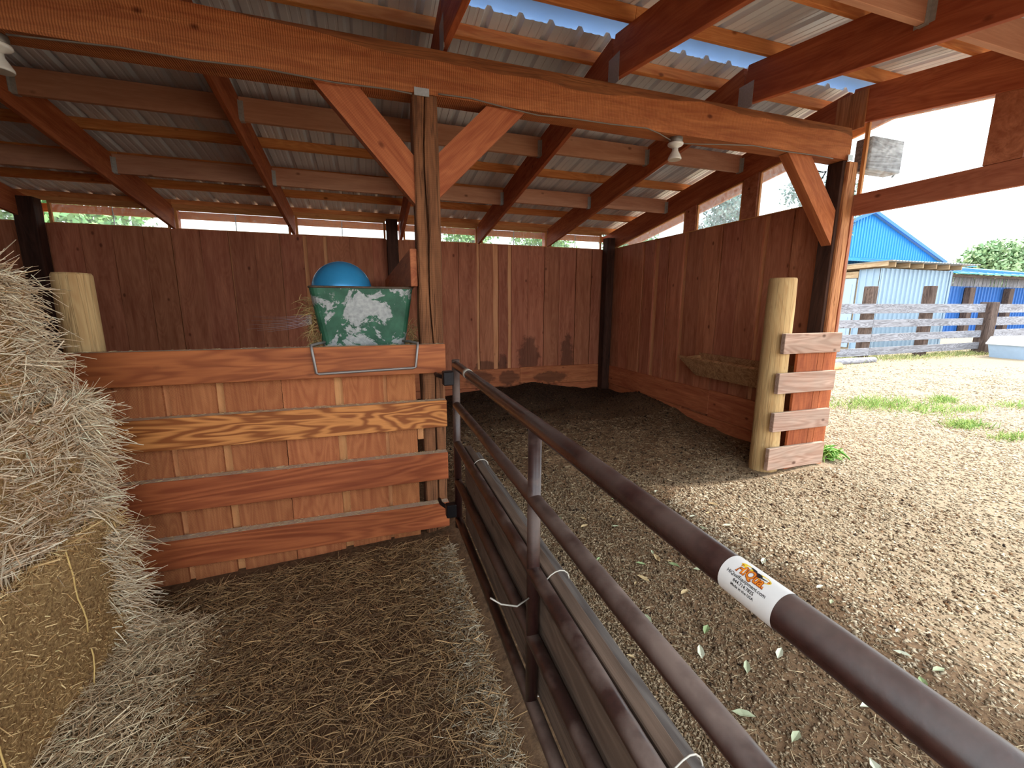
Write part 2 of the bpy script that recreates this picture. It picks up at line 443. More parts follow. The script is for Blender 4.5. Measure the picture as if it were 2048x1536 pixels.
def ground_mat():
    N = NT('yard_and_pen_ground', .95, spec=.15)
    tc = N.node('ShaderNodeTexCoord'); v = tc.outputs['Object']
    sp = N.node('ShaderNodeSeparateXYZ'); N.link(v, sp.inputs[0]); x, y = sp.outputs[0], sp.outputs[1]
    wob = N.math('MULTIPLY', N.math('SUBTRACT', N.noise(v, 1.3, 3), .5), .9)
    n = N.noise(v, 34., 6, .7); nb = N.noise(v, 120., 4, .7); nl = N.noise(v, 1.2, 4)
    chips = N.mix(N.mr(N.math('ADD', N.math('MULTIPLY', n, .5), N.math('MULTIPLY', nb, .5)), .36, .62), lin(122, 105, 84), lin(174, 157, 133))
    chips = N.mix(N.mr(nl, .45, .7, 0., .25), chips, lin(150, 132, 106))
    dirt = N.mix(N.mr(n, .3, .7), lin(74, 54, 40), lin(150, 120, 90))
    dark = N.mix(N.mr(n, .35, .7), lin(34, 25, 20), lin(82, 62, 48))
    pen = N.mix(N.mr(n, .3, .7), lin(72, 51, 37), lin(124, 94, 68))
    # trodden stall: x in .55..4.2, darker towards its back end
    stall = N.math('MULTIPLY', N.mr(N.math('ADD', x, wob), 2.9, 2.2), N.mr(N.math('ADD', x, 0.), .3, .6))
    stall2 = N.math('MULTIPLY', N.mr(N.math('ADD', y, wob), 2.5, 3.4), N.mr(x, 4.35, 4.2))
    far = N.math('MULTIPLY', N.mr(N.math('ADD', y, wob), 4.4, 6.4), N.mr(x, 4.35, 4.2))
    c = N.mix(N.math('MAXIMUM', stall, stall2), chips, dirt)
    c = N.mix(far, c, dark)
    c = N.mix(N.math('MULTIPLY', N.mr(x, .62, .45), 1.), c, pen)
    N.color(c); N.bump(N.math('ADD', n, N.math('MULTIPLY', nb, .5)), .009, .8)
    return N.m
M_GROUND = ground_mat()

# ================================================================== GROUND
def hgt(x, y):
    x = np.asarray(x, float); y = np.asarray(y, float)
    stall = sst(.5, .9, x)*sst(4.5, 4.1, x)*sst(2.2, 3.4, y)*sst(7.6, 7.2, y)
    pen = sst(.75, .3, x)*sst(7.4, 7.1, y)
    h = .03*fbm(x*.5, y*.5) + .012*fbm(x*3., y*3.)
    h = h + stall*(.03*fbm(x*4., y*4., 5) + .05*fbm(x*1.2, y*1.2))
    h = h + stall*(.15*np.exp(-(((x-2.7)/1.1)**2 + ((y-6.9)/.7)**2)) + .12*np.exp(-(((x-4.2)/.45)**2+((y-5.5)/.7)**2)) - .06*np.exp(-(((x-4.2)/.6)**2+((y-3.7)/.6)**2)))
    h = h - pen*(.11 + .065*sst(.3, -1.4, x))
    return h
def axis_pts(lo, f0, f1, hi, d):
    a = list(np.arange(f0, f1+1e-6, d)); s = d; x = f0
    L = []
    while x > lo: s *= 1.16; x -= s; L.append(x)
    s = d; x = a[-1]; R_ = []
    while x < hi: s *= 1.13; x += s; R_.append(x)
    return np.array(L[::-1] + a + R_)
gx = axis_pts(-60, -1.6, 4.8, 120, .028); gy = axis_pts(-25, .3, 7.3, 110, .028)
GX, GY = np.meshgrid(gx, gy); GZ = hgt(GX, GY)
nv = len(gx); V = np.stack([GX.ravel(), GY.ravel(), GZ.ravel()], 1)
ii, jj = np.meshgrid(np.arange(nv-1), np.arange(len(gy)-1)); q = (jj*nv+ii).ravel()
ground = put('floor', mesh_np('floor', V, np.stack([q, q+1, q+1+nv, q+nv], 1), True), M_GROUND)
tag(ground, 'earth floor and yard strewn with wood chips', None, None, 'structure')

# ================================================================== ROOF  (ceiling)
RS, FS, YR, YB, XR = .155, .152, 3.05, 7.05, 4.22
def rear_b(y): return 2.53 + RS*(YB-y)          # rafter underside, rear slope
def front_b(y): return 3.15 - FS*(YR-y)          # rafter underside, front slope
RH = .29
ceil = empty('ceiling', (0, 3, 3.4), 'open timber roof of fir rafters under ribbed metal sheets', None, None, 'structure')
RX = [-6.72, -5.25, -3.83, -2.372, -.932, .562, 1.80, 3.02, 4.24]
Y_EAVE, Y_FRONT = 7.30, -.45
for i, x in enumerate(RX):
    t = .042
    # rear rafter: plumb cut at the ridge
    p = [(x-t/2, YR, rear_b(YR)), (x-t/2, Y_EAVE, rear_b(Y_EAVE)), (x-t/2, Y_EAVE, rear_b(Y_EAVE)+RH), (x-t/2, YR, rear_b(YR)+RH)]
    m, L = frame_mat(((x), YR+.001, rear_b(YR)+RH/2), (x, Y_EAVE, rear_b(Y_EAVE)+RH/2), (0, 0, 1))
    board('rafter', ceil, (x, YR, rear_b(YR)+RH/2), (x, Y_EAVE, rear_b(Y_EAVE)+RH/2), RH*math.cos(math.atan(RS)), t, (0, 0, 1), M_RAFT)
    rf = board('rafter', ceil, (x, YR-.002, front_b(YR)+RH/2), (x, Y_FRONT, front_b(Y_FRONT)+RH/2), RH*math.cos(math.atan(FS)), t, (0, 0, 1), M_RAFT)
    if i < len(RX)-1:      # strap plates over the ridge joint
        s = -1 if x > 0 else 1
        box('strap_plate', rf, x+s*t/2-.002, x+s*t/2+.002, 2.955, 3.10, 3.11, 3.30, M_GALV, .001, 'z')
    else:
        box('gusset_plate', rf, x-t/2-.016, x-t/2, 2.90, 3.16, 3.09, 3.40, M_POSTR, .002, 'z')
# purlins on edge above the rafters
pur_y = [3.35, 3.98, 4.61, 5.24, 5.87, 6.50, 7.12]
for y in pur_y:
    z = rear_b(y) + RH
    for a, b in ((-7.0, -2.37), (-2.37, .56), (.56, 4.78)):
        board('purlin', ceil, (a, y, z+.0445), (b, y, z+.0445), .089, .04, (0, RS, 1), M_PURL)
for k in range(6):
    y = 2.83 - .635*k; z = front_b(y) + RH
    for a, b in ((-7.0, -2.37), (-2.37, 1.8), (1.8, 4.78)):
        board('purlin', ceil, (a, y, z+.0445), (b, y, z+.0445), .089, .04, (0, -FS, 1), M_PURL)
# blocking rows hung between rafters
rowA = [4.4, 4.4, 4.42, 4.42, 4.42, 4.42, 4.33, 4.24]; rowB = [5.7, 5.7, 5.7, 5.7, 5.68, 5.72, 5.61, 5.55]
rowF = [1.82]*8
def blocking(i, y, zc, ends):
    xa, xb = RX[i]+.021, RX[i+1]-.021
    b = board('blocking', ceil, (xa+.002, y, zc), (xb-.002, y, zc), .184, .04, (0, 0, 1), M_BLOCK)
    for s, xe in ((1, xa), (-1, xb)):
        h = empty_hanger(xe, s, y, zc, b)
def hanger_mesh():
    # thin U of folded plate round the block end with a jagged flange
    vs_, fs = [], []
    def bx(x0, x1, y0, y1, z0, z1):
        o = len(vs_)
        vs_.extend([(x0, y0, z0), (x1, y0, z0), (x1, y1, z0), (x0, y1, z0), (x0, y0, z1), (x1, y0, z1), (x1, y1, z1), (x0, y1, z1)])
        fs.extend([tuple(o+k for k in f) for f in ((0, 3, 2, 1), (4, 5, 6, 7), (0, 1, 5, 4), (1, 2, 6, 5), (2, 3, 7, 6), (3, 0, 4, 7))])
    bx(0, .035, -.0225, -.0205, -.094, .06); bx(0, .035, .0205, .0225, -.094, .06); bx(0, .035, -.0225, .0225, -.096, -.094)
    bx(0, .0025, -.05, -.0205, -.09, .06); bx(0, .0025, .0205, .05, -.09, .06)
    me = bpy.data.meshes.new('hanger'); me.from_pydata(vs_, [], fs); me.update(); me.materials.append(M_GALV); return me
HANG = hanger_mesh()
def empty_hanger(x, s, y, z, parent):
    return put('joist_hanger', HANG, None, parent, Matrix.Translation((x, y, z)) @ Matrix.Scale(s, 4, (1, 0, 0)))
for i in range(8):
    blocking(i, rowA[i], rear_b(rowA[i])+RH-.094, True)
    blocking(i, rowB[i], rear_b(rowB[i])+RH-.094, True)
    blocking(i, rowF[i], front_b(rowF[i])+RH-.094, True)
    blocking(i, .55, front_b(.55)+RH-.094, True)
# ribbed sheets, one object per 0.914 m sheet
def rib_profile(width, pitch=.2285, h=.031, minor=True):
    pts = []; n = int(round(width/pitch))
    for k in range(n):
        c = k*pitch
        pts += [(c, h), (c+.014, h), (c+.032, 0)]
        if minor: pts += [(c+.078, 0), (c+.083, .004), (c+.097, .004), (c+.102, 0), (c+.142, 0), (c+.147, .004), (c+.161, .004), (c+.166, 0)]
        pts += [(c+pitch-.032, 0), (c+pitch-.014, h)]
    pts.append((n*pitch, h)); return pts
def sheet(name, parent, o, ux, uy, uz, width, length, mat, **kw):
    """ribbed sheet: o corner, ux across, uy along ribs, uz ribs' out direction"""
    pr_ = rib_profile(width, **kw); n = len(pr_)
    vs_ = [Vector(ux)*x + Vector(uz)*z for x, z in pr_] + [Vector(ux)*x + Vector(uz)*z + Vector(uy)*length for x, z in pr_]
    fs = [(k, k+1, n+k+1, n+k) for k in range(n-1)]
    me = bpy.data.meshes.new(name); me.from_pydata(vs_, [], fs); me.update()
    return put(name, me, mat, parent, Matrix.Translation(o))
rl = Vector((0, -1, RS)).normalized(); fl = Vector((0, 1, FS)).normalized()
zr = rear_b(7.42)+RH+.0895; zf = front_b(-.55)+RH+.0895
for k in range(13):
    x = -7.1 + k*.914
    sheet('roof_sheet', ceil, (x, 7.42, zr), (1, 0, 0), rl, (0, 0, 1), .914, (7.42-3.19)*math.hypot(1, RS), M_METAL)
    sheet('roof_sheet', ceil, (x, -.55, zf), (1, 0, 0), fl, (0, 0, 1), .914, (2.93+.55)*math.hypot(1, FS), M_METAL)
zc = 3.595
for a, b in ((-7.1, -1.6), (-1.6, 1.48), (1.45, 4.85)):
    d = .0 if a != 1.45 else .003
    prism('ridge_cap', ceil, [(a, 2.66, zc-.035+d), (a, YR, zc+.028+d), (a, 3.44, zc-.035+d), (a, 3.44, zc-.033+d), (a, YR, zc+.031+d), (a, 2.66, zc-.033+d)], (b-a, 0, 0), M_CAP)
board('fascia_board', ceil, (-7.1, 7.32, rear_b(7.32)+RH-.04), (4.8, 7.32, rear_b(7.32)+RH-.04), .1, .03, (0, 0, 1), M_FRAME)
board('fascia_board', ceil, (4.80, 3.05, rear_b(3.05)+RH-.06), (4.80, 7.34, rear_b(7.34)+RH-.06), .2, .035, (0, 0, 1), M_FRAME)
board('fascia_board', ceil, (4.80, 3.05, front_b(3.05)+RH-.06), (4.80, -.5, front_b(-.5)+RH-.06), .2, .035, (0, 0, 1), M_FRAME)

# ================================================================== BACK WALL
wb_ = empty('wall_back', (0, 7.06, 0), 'tall back wall of upright reddish fir boards', None, None, 'structure')
ZT, ZB0 = 2.52, -.22
segs = [(-7.1, -6.75), (-6.75, -6.4), (-6.4, -6.05), (-6.05, -5.7), (-5.7, -5.35), (-5.35, -5.02), (-5.02, -4.68), (-4.68, -4.35), (-4.35, -4.0), (-4.0, -3.68), (-3.68, -3.36), (-3.36, -3.04), (-3.04, -2.71), (-2.71, -2.41), (-2.4, -2.08), (-2.08, -1.75), (-1.735, -1.44), (-1.44, -1.12), (-1.115, -.82), (-.77, -.55), (-.5, -.19), (-.19, .13), (.13, .34), (.42, .75), (.75, 1.09), (1.09, 1.44), (1.445, 1.75), (1.79, 2.03), (2.12, 2.29), (2.35, 2.65), (2.65, 2.95), (2.955, 3.24), (3.24, 3.55), (3.56, 3.86), (3.87, 4.22)]
for k, (a, b) in enumerate(segs):
    g = .004
    wavy_board('board', wb_, ((a+b)/2, 7.065, ZB0), ((a+b)/2, 7.065, ZT), (b-a)-g, .026, (1, 0, 0), M_WALLS if a > 1.4 else M_WALL, .007 if a > 1.7 and b < 2.4 else .0025)
for k in range(len(segs)-1):
    c = (segs[k][1]+segs[k+1][0])/2
    board('batten', wb_, (c, 7.092, ZB0), (c, 7.092, ZT), .12, .022, (1, 0, 0), M_BATT)
for a, b, z0, z1 in ((.62, 2.5, .14, .45), (2.503, 4.07, .145, .462), (.62, 2.2, -.2, .135), (2.203, 4.07, -.2, .14), (-7.0, -2.4, .14, .45), (-2.4, .3, .14, .45)):
    box('kick_board', wb_, a, b, 7.012, 7.051, z0, z1, M_KICKS)
box('top_plate', wb_, -7.05, 4.2, 7.055, 7.095, 2.785, 2.83, M_FRAME)
# posts of the back wall
def post(x0, x1, y0, y1, z0, z1, mat, label, name='timber_post'):
    o = box(name, None, x0, x1, y0, y1, z0, z1, mat, .006, 'z'); tag(o, label, 'post'); return o
post(-3.86, -3.66, 6.85, 7.01, -.2, 2.78, M_POSTD, 'dark square post against the back wall near the round cream post', 'wall_post')
post(.34, .5, 6.85, 7.01, -.2, 2.78, M_POSTD, 'dark square post on the back wall behind the rough centre post', 'wall_post')
post(4.05, 4.20, 6.85, 7.01, -.2, 2.70, M_POSTD, 'dark square post in the corner of the two board walls', 'corner_post')

# clerestory windows of the back wall
def ribbed_pane(name, parent, u0, u1, zb, ztop, const, axis, mat, step=.0125, pitch=.05, amp=.006):
    n = max(2, int((u1-u0)/step)); vs_, fs = [], []
    for k in range(n+1):
        u = u0+(u1-u0)*k/n; d = const + amp*math.sin(2*math.pi*u/pitch)
        for z in (zb, ztop(u)):
            vs_.append((u, d, z) if axis == 'x' else (d, u, z))
    for k in range(n): fs.append((2*k, 2*k+2, 2*k+3, 2*k+1))
    me = bpy.data.meshes.new(name); me.from_pydata(vs_, [], fs); me.update()
    for p in me.polygons: p.use_smooth = True
    return put(name, me, mat, parent)
wi = 1
bays = [(-6.68, -5.29), (-5.21, -3.88), (-3.64, -2.40), (-2.34, -.965), (-.90, .335), (.595, 1.77), (1.83, 2.99), (3.05, 4.05)]
for a, b in bays:
    w = empty('window_%d' % wi, ((a+b)/2, 7.08, 2.52), 'low strip window of clear ribbed sheet under the back eave', None, None, 'structure'); wi += 1
    ribbed_pane('pane', w, a, b, 2.53, lambda u: 2.785, 7.10, 'x', M_PANE)
    box('frame', w, a, b, 7.06, 7.09, 2.753, 2.785, M_FRAME)
    box('frame', w, a, b, 7.06, 7.09, 2.517, 2.532, M_FRAME)
    for xx in (a, b-.03): box('frame', w, xx, xx+.03, 7.06, 7.09, 2.53, 2.755, M_FRAME, .002, 'z')
    for xx in ((a+b)/2,):
        box('mullion', w, xx-.006, xx+.006, 7.112, 7.122, 2.53, 2.755, M_GALV, .001, 'z')

# ================================================================== RIGHT WALL
wr_ = empty('wall_right', (4.23, 5, 0), 'side wall of upright reddish fir boards with two rows of kick boards', None, None, 'structure')
ys = [(7.05, 6.63), (6.625, 6.33), (6.325, 6.04), (5.99, 5.74), (5.63, 5.43), (5.39, 5.1), (5.02, 4.73), (4.725, 4.43), (4.40, 4.11), (4.105, 3.83), (3.76, 3.48), (3.46, 3.18), (3.175, 2.9)]
for a, b in ys:
    wavy_board('board', wr_, (4.233, (a+b)/2, ZB0), (4.233, (a+b)/2, 2.52), a-b-.003, .026, (0, 1, 0), M_WALL, .003)
for k in range(len(ys)-1):
    c = (ys[k][1]+ys[k+1][0])/2
    board('batten', wr_, (4.258, c, ZB0), (4.258, c, 2.52), .13, .022, (0, 1, 0), M_BATT)
for a, b, z0, z1 in ((4.37, 6.84, .13, .45), (3.08, 4.365, .11, .462), (4.9, 6.83, -.2, .124), (3.09, 4.895, -.22, .104)):
    box('kick_board', wr_, 4.181 if z0 > 0 else 4.192, 4.2185, a, b, z0, z1, M_KICK, .005, 'y')
box('sill_board', wr_, 4.21, 4.275, 2.95, 7.05, 2.521, 2.532, M_FRAME, .002, 'y')
gsoff = lambda y: rear_b(y) + .004
for y0, y1 in ((4.92, 5.12), (3.97, 4.165)):
    z1 = rear_b((y0+y1)/2)
    prism('stud', wr_, [(4.222, y0, 2.534), (4.222, y1, 2.534), (4.222, y1, rear_b(y1)), (4.222, y0, rear_b(y0))], (.04, 0, 0), M_WALL)
for a, b in ((5.13, 6.95), (4.17, 4.91), (3.08, 3.96)):
    w = empty('window_%d' % wi, (4.26, (a+b)/2, 2.53), 'sloping gable window of cloudy ribbed sheet above the side wall', None, None, 'structure'); wi += 1
    ribbed_pane('pane', w, a, b, 2.533, lambda u: max(2.537, rear_b(u)), 4.272, 'y', M_PANEF, .015, .06, .007)
    for yy in (a, b-.022):
        if rear_b(yy+.02)-2.54 > .03: box('frame', w, 4.225, 4.255, yy, yy+.022, 2.534, rear_b(yy+.022), M_FRAME, .002, 'z')
    board('frame', w, (4.24, a, rear_b(a)-.010), (4.24, b, rear_b(b)-.010), .02, .03, (0, 0, 1), M_FRAME)
# gable over the open side
hd = box('header_beam', None, 4.222, 4.262, -.45, 2.915, 2.35, 2.53, M_WALL, .004, 'y'); tag(hd, 'reddish header board over the open side of the barn', 'beam')
for a, b in ((2.055, 2.90), (.45, 1.84)):
    w = empty('window_%d' % wi, (4.27, (a+b)/2, 2.53), 'gable window of clear sheet above the open side', None, None, 'structure'); wi += 1
    ribbed_pane('pane', w, a, b, 2.50, lambda u: front_b(u)+.05, 4.278, 'y', M_PANE, .02, .305, .003)
    box('frame', w, 4.235, 4.262, b-.03, b, 2.53, front_b(b-.03), M_FRAME, .002, 'z')
st = prism('gable_stud', None, [(4.222, 1.85, 2.532), (4.222, 2.05, 2.532), (4.222, 2.05, front_b(2.05)-.002), (4.222, 1.85, front_b(1.85)-.002)], (.04, 0, 0), M_WALL)
tag(st, 'wide reddish stud between header board and gable rafter', 'stud')
lk = box('lookout_block', None, 4.30, 4.72, 2.87, 3.01, 2.745, 3.02, M_GREY, .006, 'x'); tag(lk, 'grey timber block outside behind the clear gable sheet', 'timber block')
tube('hook', lk, [(4.735, 2.94, 2.86), (4.76, 2.94, 2.80), (4.76, 2.94, 2.76), (4.735, 2.94, 2.735)], .008, M_BLACK, 6)

# ================================================================== LEFT WALL (mostly out of view)
wl_ = empty('wall_left', (-7.12, 3, 0), 'far end wall of upright fir boards', None, None, 'structure')
for k in range(23):
    y = 7.05-.32*k
    zt = (rear_b(y-.16) if y-.16 > YR else front_b(y-.16)) + .25
    board('board', wl_, (-7.12, y-.16, ZB0), (-7.12, y-.16, zt), .317, .026, (0, 1, 0), M_WALL)

# added wall beside the hay, out of view, put in to shade the rear pens
wf_ = empty('wall_front_added', (-4.2, -.4, 0), 'added unseen front wall of upright fir boards that shades the rear pens', None, None, 'structure')
for k in range(18):
    x = -7.0+.32*k; board('board', wf_, (x, -.4, ZB0), (x, -.4, front_b(-.4)), .317, .026, (1, 0, 0), M_WALL)

# ================================================================== MAIN BEAM, POSTS, BRACES
bm_z0, bm_z1, BY0, BY1 = 2.813, 3.083, 2.92, 3.075
def beam_mesh():
    # front face carries a wane line along its upper edge
    xs = np.linspace(-7.0, 4.12, 150); vs_, fs = [], []
    for x in xs:
        wv = .07 + .022*math.sin(x*1.7) + .016*math.sin(x*4.1+1) + .008*math.sin(x*9.3) + random.uniform(-.004, .004)
        if x < .6: wv *= max(.25, (x+1.5)/2.1)
        dz = .004*math.sin(x*2.3)
        vs_ += [(x, BY0+.004, bm_z0+dz), (x, BY0, bm_z0+.012+dz), (x, BY0, bm_z1-wv), (x, BY0+.018, bm_z1-.004), (x, BY1, bm_z1), (x, BY1, bm_z0+dz)]
    n = len(xs)
    for i in range(n-1):
        for k in range(6): fs.append((i*6+k, (i+1)*6+k, (i+1)*6+(k+1) % 6, i*6+(k+1) % 6))
    fs.append((0, 1, 2, 3, 4, 5)); fs.append(tuple((n-1)*6+k for k in (5, 4, 3, 2, 1, 0)))
    me = bpy.data.meshes.new('beam'); me.from_pydata(vs_, [], fs); me.update(); me.materials.append(M_BEAM); me.materials.append(M_WANE)
    for i in range(n-1): me.polygons[i*6+2].material_index = 1
    return me
beam = put('ridge_beam', beam_mesh(), M_BEAM); tag(beam, 'long rough-sawn orange fir beam carrying the roof ridge', 'beam')
cp = empty('timber_post', (.41, 2.99, -.2), 'rough cracked square post holding up the middle of the long beam', 'post')
def rough_post(name, parent, x0, x1, y0, y1, z0, z1, mat, crack=True):
    n = 22; vs_, fs = [], []
    for i in range(n+1):
        z = z0+(z1-z0)*i/n; j = lambda: random.uniform(-.003, .003)
        cxr = (x0+x1)/2 + .012*math.sin(z*2.1) + .006*math.sin(z*7)
        cr = .006 if crack else 0
        vs_ += [(x0+.008+j(), y0+j(), z), (cxr-cr, y0+j(), z), (cxr, y0+(.03 if crack else 0), z), (cxr+cr+j(), y0+j(), z), (x1-.01+j(), y0+j(), z), (x1+j(), y0+.01+j(), z), (x1+j(), y1, z), (x0+j(), y1, z), (x0+j(), y0+.01, z)]
    k9 = 9
    for i in range(n):
        for k in range(k9): fs.append((i*k9+k, i*k9+(k+1) % k9, (i+1)*k9+(k+1) % k9, (i+1)*k9+k))
    fs.append(tuple(range(k9-1, -1, -1))); fs.append(tuple(n*k9+k for k in range(k9)))
    # local frame with long axis X for the grain
    m = Matrix.Translation((0, 0, 0)) @ Matrix(((0, 0, 1, 0), (0, 1, 0, 0), (1, 0, 0, 0), (0, 0, 0, 1)))
    m = Matrix(((0, 1, 0, 0), (0, 0, 1, 0), (1, 0, 0, 0), (0, 0, 0, 1)))   # local x->world z, y->x, z->y
    mi = m.inverted()
    me = bpy.data.meshes.new(name); me.from_pydata([mi @ Vector(v) for v in vs_], [], fs); me.update()
    return put(name, me, mat, parent, m)
rough_post('post_shaft', cp, .333, .487, 2.922, 3.073, -.25, 2.812, M_POST)
box('bracket_plate', cp, .345, .435, 2.913, 2.9195, 2.80, 2.845, M_GALV, .001, 'x')
rp = empty('timber_post', (4.14, 2.99, 0), 'square post at the open corner where the long beam ends', 'post')
box('post_shaft', rp, 4.066, 4.145, 2.935, 3.073, -.1, 2.812, M_POSTD, .004, 'z')
rough_post('post_facing', rp, 4.10, 4.219, 2.905, 2.934, -.1, 2.80, M_POSTR, False)
box('bracket_plate', rp, 4.07, 4.13, 2.899, 2.903, 2.805, 2.85, M_GALV, .001, 'x')
box('edge_trim', rp, 4.222, 4.262, 2.905, 2.94, -.1, 2.33, M_STUB, .002, 'z')
def brace_obj(a, b, w, label):
    """a: top end centre under beam, b: lower end centre at post; mitred ends"""
    ax, az = a; bx_, bz = b
    d = Vector((bx_-ax, 0, bz-az)); L = d.length; X = d.normalized()
    m, L = frame_mat((ax, 2.99, az), (bx_, 2.99, bz), (0, 0, 1))
    # ends cut: top horizontal, bottom vertical
    mi = m.inverted(); hy = .045
    Z = m.to_3x3() @ Vector((0, 0, 1))
    vs_ = []
    for s in (-1, 1):
        e = Vector((ax, 2.99, az)) + Z*s*w/2
        t_top = (bm_z0-.001 - e.z)/X.z; p0 = e + X*t_top
        px = (.332 if bx_ < .41 else .488) if bx_ < 2 else 4.065
        t_b = (px - e.x)/X.x; p1 = e + X*t_b
        for y in (-hy, hy):
            vs_.append(mi @ (p0 + Vector((0, y, 0)))); vs_.append(mi @ (p1 + Vector((0, y, 0))))
    fs = [(0, 1, 3, 2), (4, 6, 7, 5), (0, 4, 5, 1), (2, 3, 7, 6), (0, 2, 6, 4), (1, 5, 7, 3)]
    me = bpy.data.meshes.new('knee_brace'); me.from_pydata(vs_, [], fs); me.update()
    bmx = __import__('bmesh').new(); bmx.from_mesh(me); __import__('bmesh').ops.recalc_face_normals(bmx, faces=bmx.faces); bmx.to_mesh(me); bmx.free()
    o = put('knee_brace', me, M_BRACE, None, m); tag(o, label, 'brace', 'knee braces under the long beam')
M_BRACE = wood('brace_timber', lin(208, 128, 82), lin(156, 84, 52), .85, .2, saw=.4, knots=.8, var=.14)
brace_obj((-.088, 2.80), (.33, 2.325), .19, 'knee brace running up from the centre post towards the hay')
brace_obj((.93, 2.80), (.49, 2.365), .19, 'knee brace running up from the centre post towards the lamp')
brace_obj((3.57, 2.80), (4.06, 2.25), .20, 'knee brace at the corner post beside the open side')

# divider plank running back from the centre post
dv = box('divider_plank', None, .285, .33, 2.95, 6.84, 1.665, 1.905, M_KICK, .004, 'y'); tag(dv, 'heavy plank running from the centre post back to the wall, behind the green tub', 'plank')

# ================================================================== PLANK PARTITION
pa = empty('plank_partition', (-.55, 2.88, -.2), 'half-height partition of four long fir rails over upright boards', 'partition')
for (z0, z1), mt, xl in zip(((1.095, 1.288), (.716, .904), (.333, .53), (-.03, .155)), (M_RAIL, M_RAILG, M_RAIL, M_RAIL), (-1.62, -1.6, -1.6, -1.6)):
    box('rail', pa, xl, .485, 2.853, 2.919, z0, z1, mt)
pv = [(-1.43, -1.145), (-1.11, -.88), (-.835, -.53), (-.527, -.225), (-.175, .075), (.10, .285)]
for a, b in pv: wavy_board('board', pa, ((a+b)/2, 2.932, -.25), ((a+b)/2, 2.932, 1.2), b-a, .024, (1, 0, 0), M_PANEL, .002)
for k in range(len(pv)-1):
    c = (pv[k][1]+pv[k+1][0])/2
    board('batten', pa, (c, 2.955, -.25), (c, 2.955, 1.2), .1, .02, (1, 0, 0), M_PSTRIP)
box('batten', pa, -1.46, -1.40, 2.945, 2.965, -.25, 1.2, M_PSTRIP, .002, 'z')
box('spacer_block', pa, .29, .33, 2.925, 2.96, .62, .70, M_PSTRIP, .002, 'z')

def round_post(name, x, y, r, z0, z1, label, lean=(0, 0)):
    n = 20; zs = [z0, z0+.03] + list(np.linspace(z0+.2, z1-.015, 8)) + [z1]
    vs_, fs = [], []
    for i, z in enumerate(zs):
        rr = r*(1.06-.08*(z-z0)/(z1-z0)) + random.uniform(-.002, .002)
        if i == len(zs)-1: rr -= .008
        f = (z-z0)/(z1-z0)
        for k in range(n):
            an = 2*math.pi*k/n; q = 1+.02*math.sin(3*an+z*2)
            vs_.append((z, x+lean[0]*f+rr*q*math.cos(an), y+lean[1]*f+rr*q*math.sin(an)))
    for i in range(len(zs)-1):
        for k in range(n): fs.append((i*n+k, i*n+(k+1) % n, (i+1)*n+(k+1) % n, (i+1)*n+k))
    fs.append(tuple(range(n-1, -1, -1))); fs.append(tuple((len(zs)-1)*n+k for k in range(n)))
    me = bpy.data.meshes.new(name); me.from_pydata(vs_, [], fs); me.update()
    for p in me.polygons: p.use_smooth = len(p.vertices) == 4
    m = Matrix(((0, 1, 0, 0), (0, 0, 1, 0), (1, 0, 0, 0), (0, 0, 0, 1)))
    o = put(name, me, M_ROUND, None, m); tag(o, label, 'post'); return o
round_post('round_post', -1.515, 3.04, .088, -.25, 1.71, 'peeled round post behind the end of the partition beside the hay')
round_post('round_post', 3.575, 2.965, .115, -.1, 1.79, 'peeled round post at the short ladder-like stub of boards', (-.02, .0))

sb = empty('stub_partition', (3.85, 2.83, 0), 'short stub wall of four weathered boards next to the open yard', 'partition')
for k, (z0, z1, dx, lb) in enumerate(((1.125, 1.305, .015, 0), (.765, .95, 0, 0), (.41, .585, -.005, 0), (.04, .25, -.015, 0))):
    box('short_board', sb, 3.45+dx, 4.155+dx, 2.80, 2.84, z0, z1, M_STUB)
for a, b in ((3.70, 3.95), (3.955, 4.03), (4.035, 4.19)):
    wavy_board('board', sb, ((a+b)/2, 2.856, -.1), ((a+b)/2, 2.856, 1.24), b-a, .024, (1, 0, 0), M_STUBV, .003)

# ================================================================== FEED TROUGH on the side wall
tr = empty('feed_trough', (4.0, 3.85, .65), 'worn wooden feed trough hung on the side wall behind the round post', 'trough')
def slab(name, pts, ext): return prism(name, tr, pts, ext, M_TROUGH)
slab('front_board', [(3.83, 4.58, .885), (3.83, 3.02, .885), (3.965, 3.06, .665), (3.965, 4.40, .665)], (.032, 0, .02))
slab('bottom_board', [(3.965, 4.40, .665), (3.965, 3.06, .665), (4.178, 3.06, .665), (4.178, 4.40, .665)], (0, 0, .03))
slab('back_board', [(4.15, 4.58, .93), (4.15, 3.02, .93), (4.15, 3.06, .695), (4.15, 4.40, .695)], (.027, 0, 0))
slab('end_board', [(3.85, 4.575, .88), (4.15, 4.575, .90), (4.15, 4.41, .697), (3.985, 4.41, .697)], (0, -.03, .0))
slab('end_board', [(3.85, 3.05, .88), (4.15, 3.05, .90), (4.15, 3.09, .697), (3.985, 3.09, .697)], (0, .03, .0))

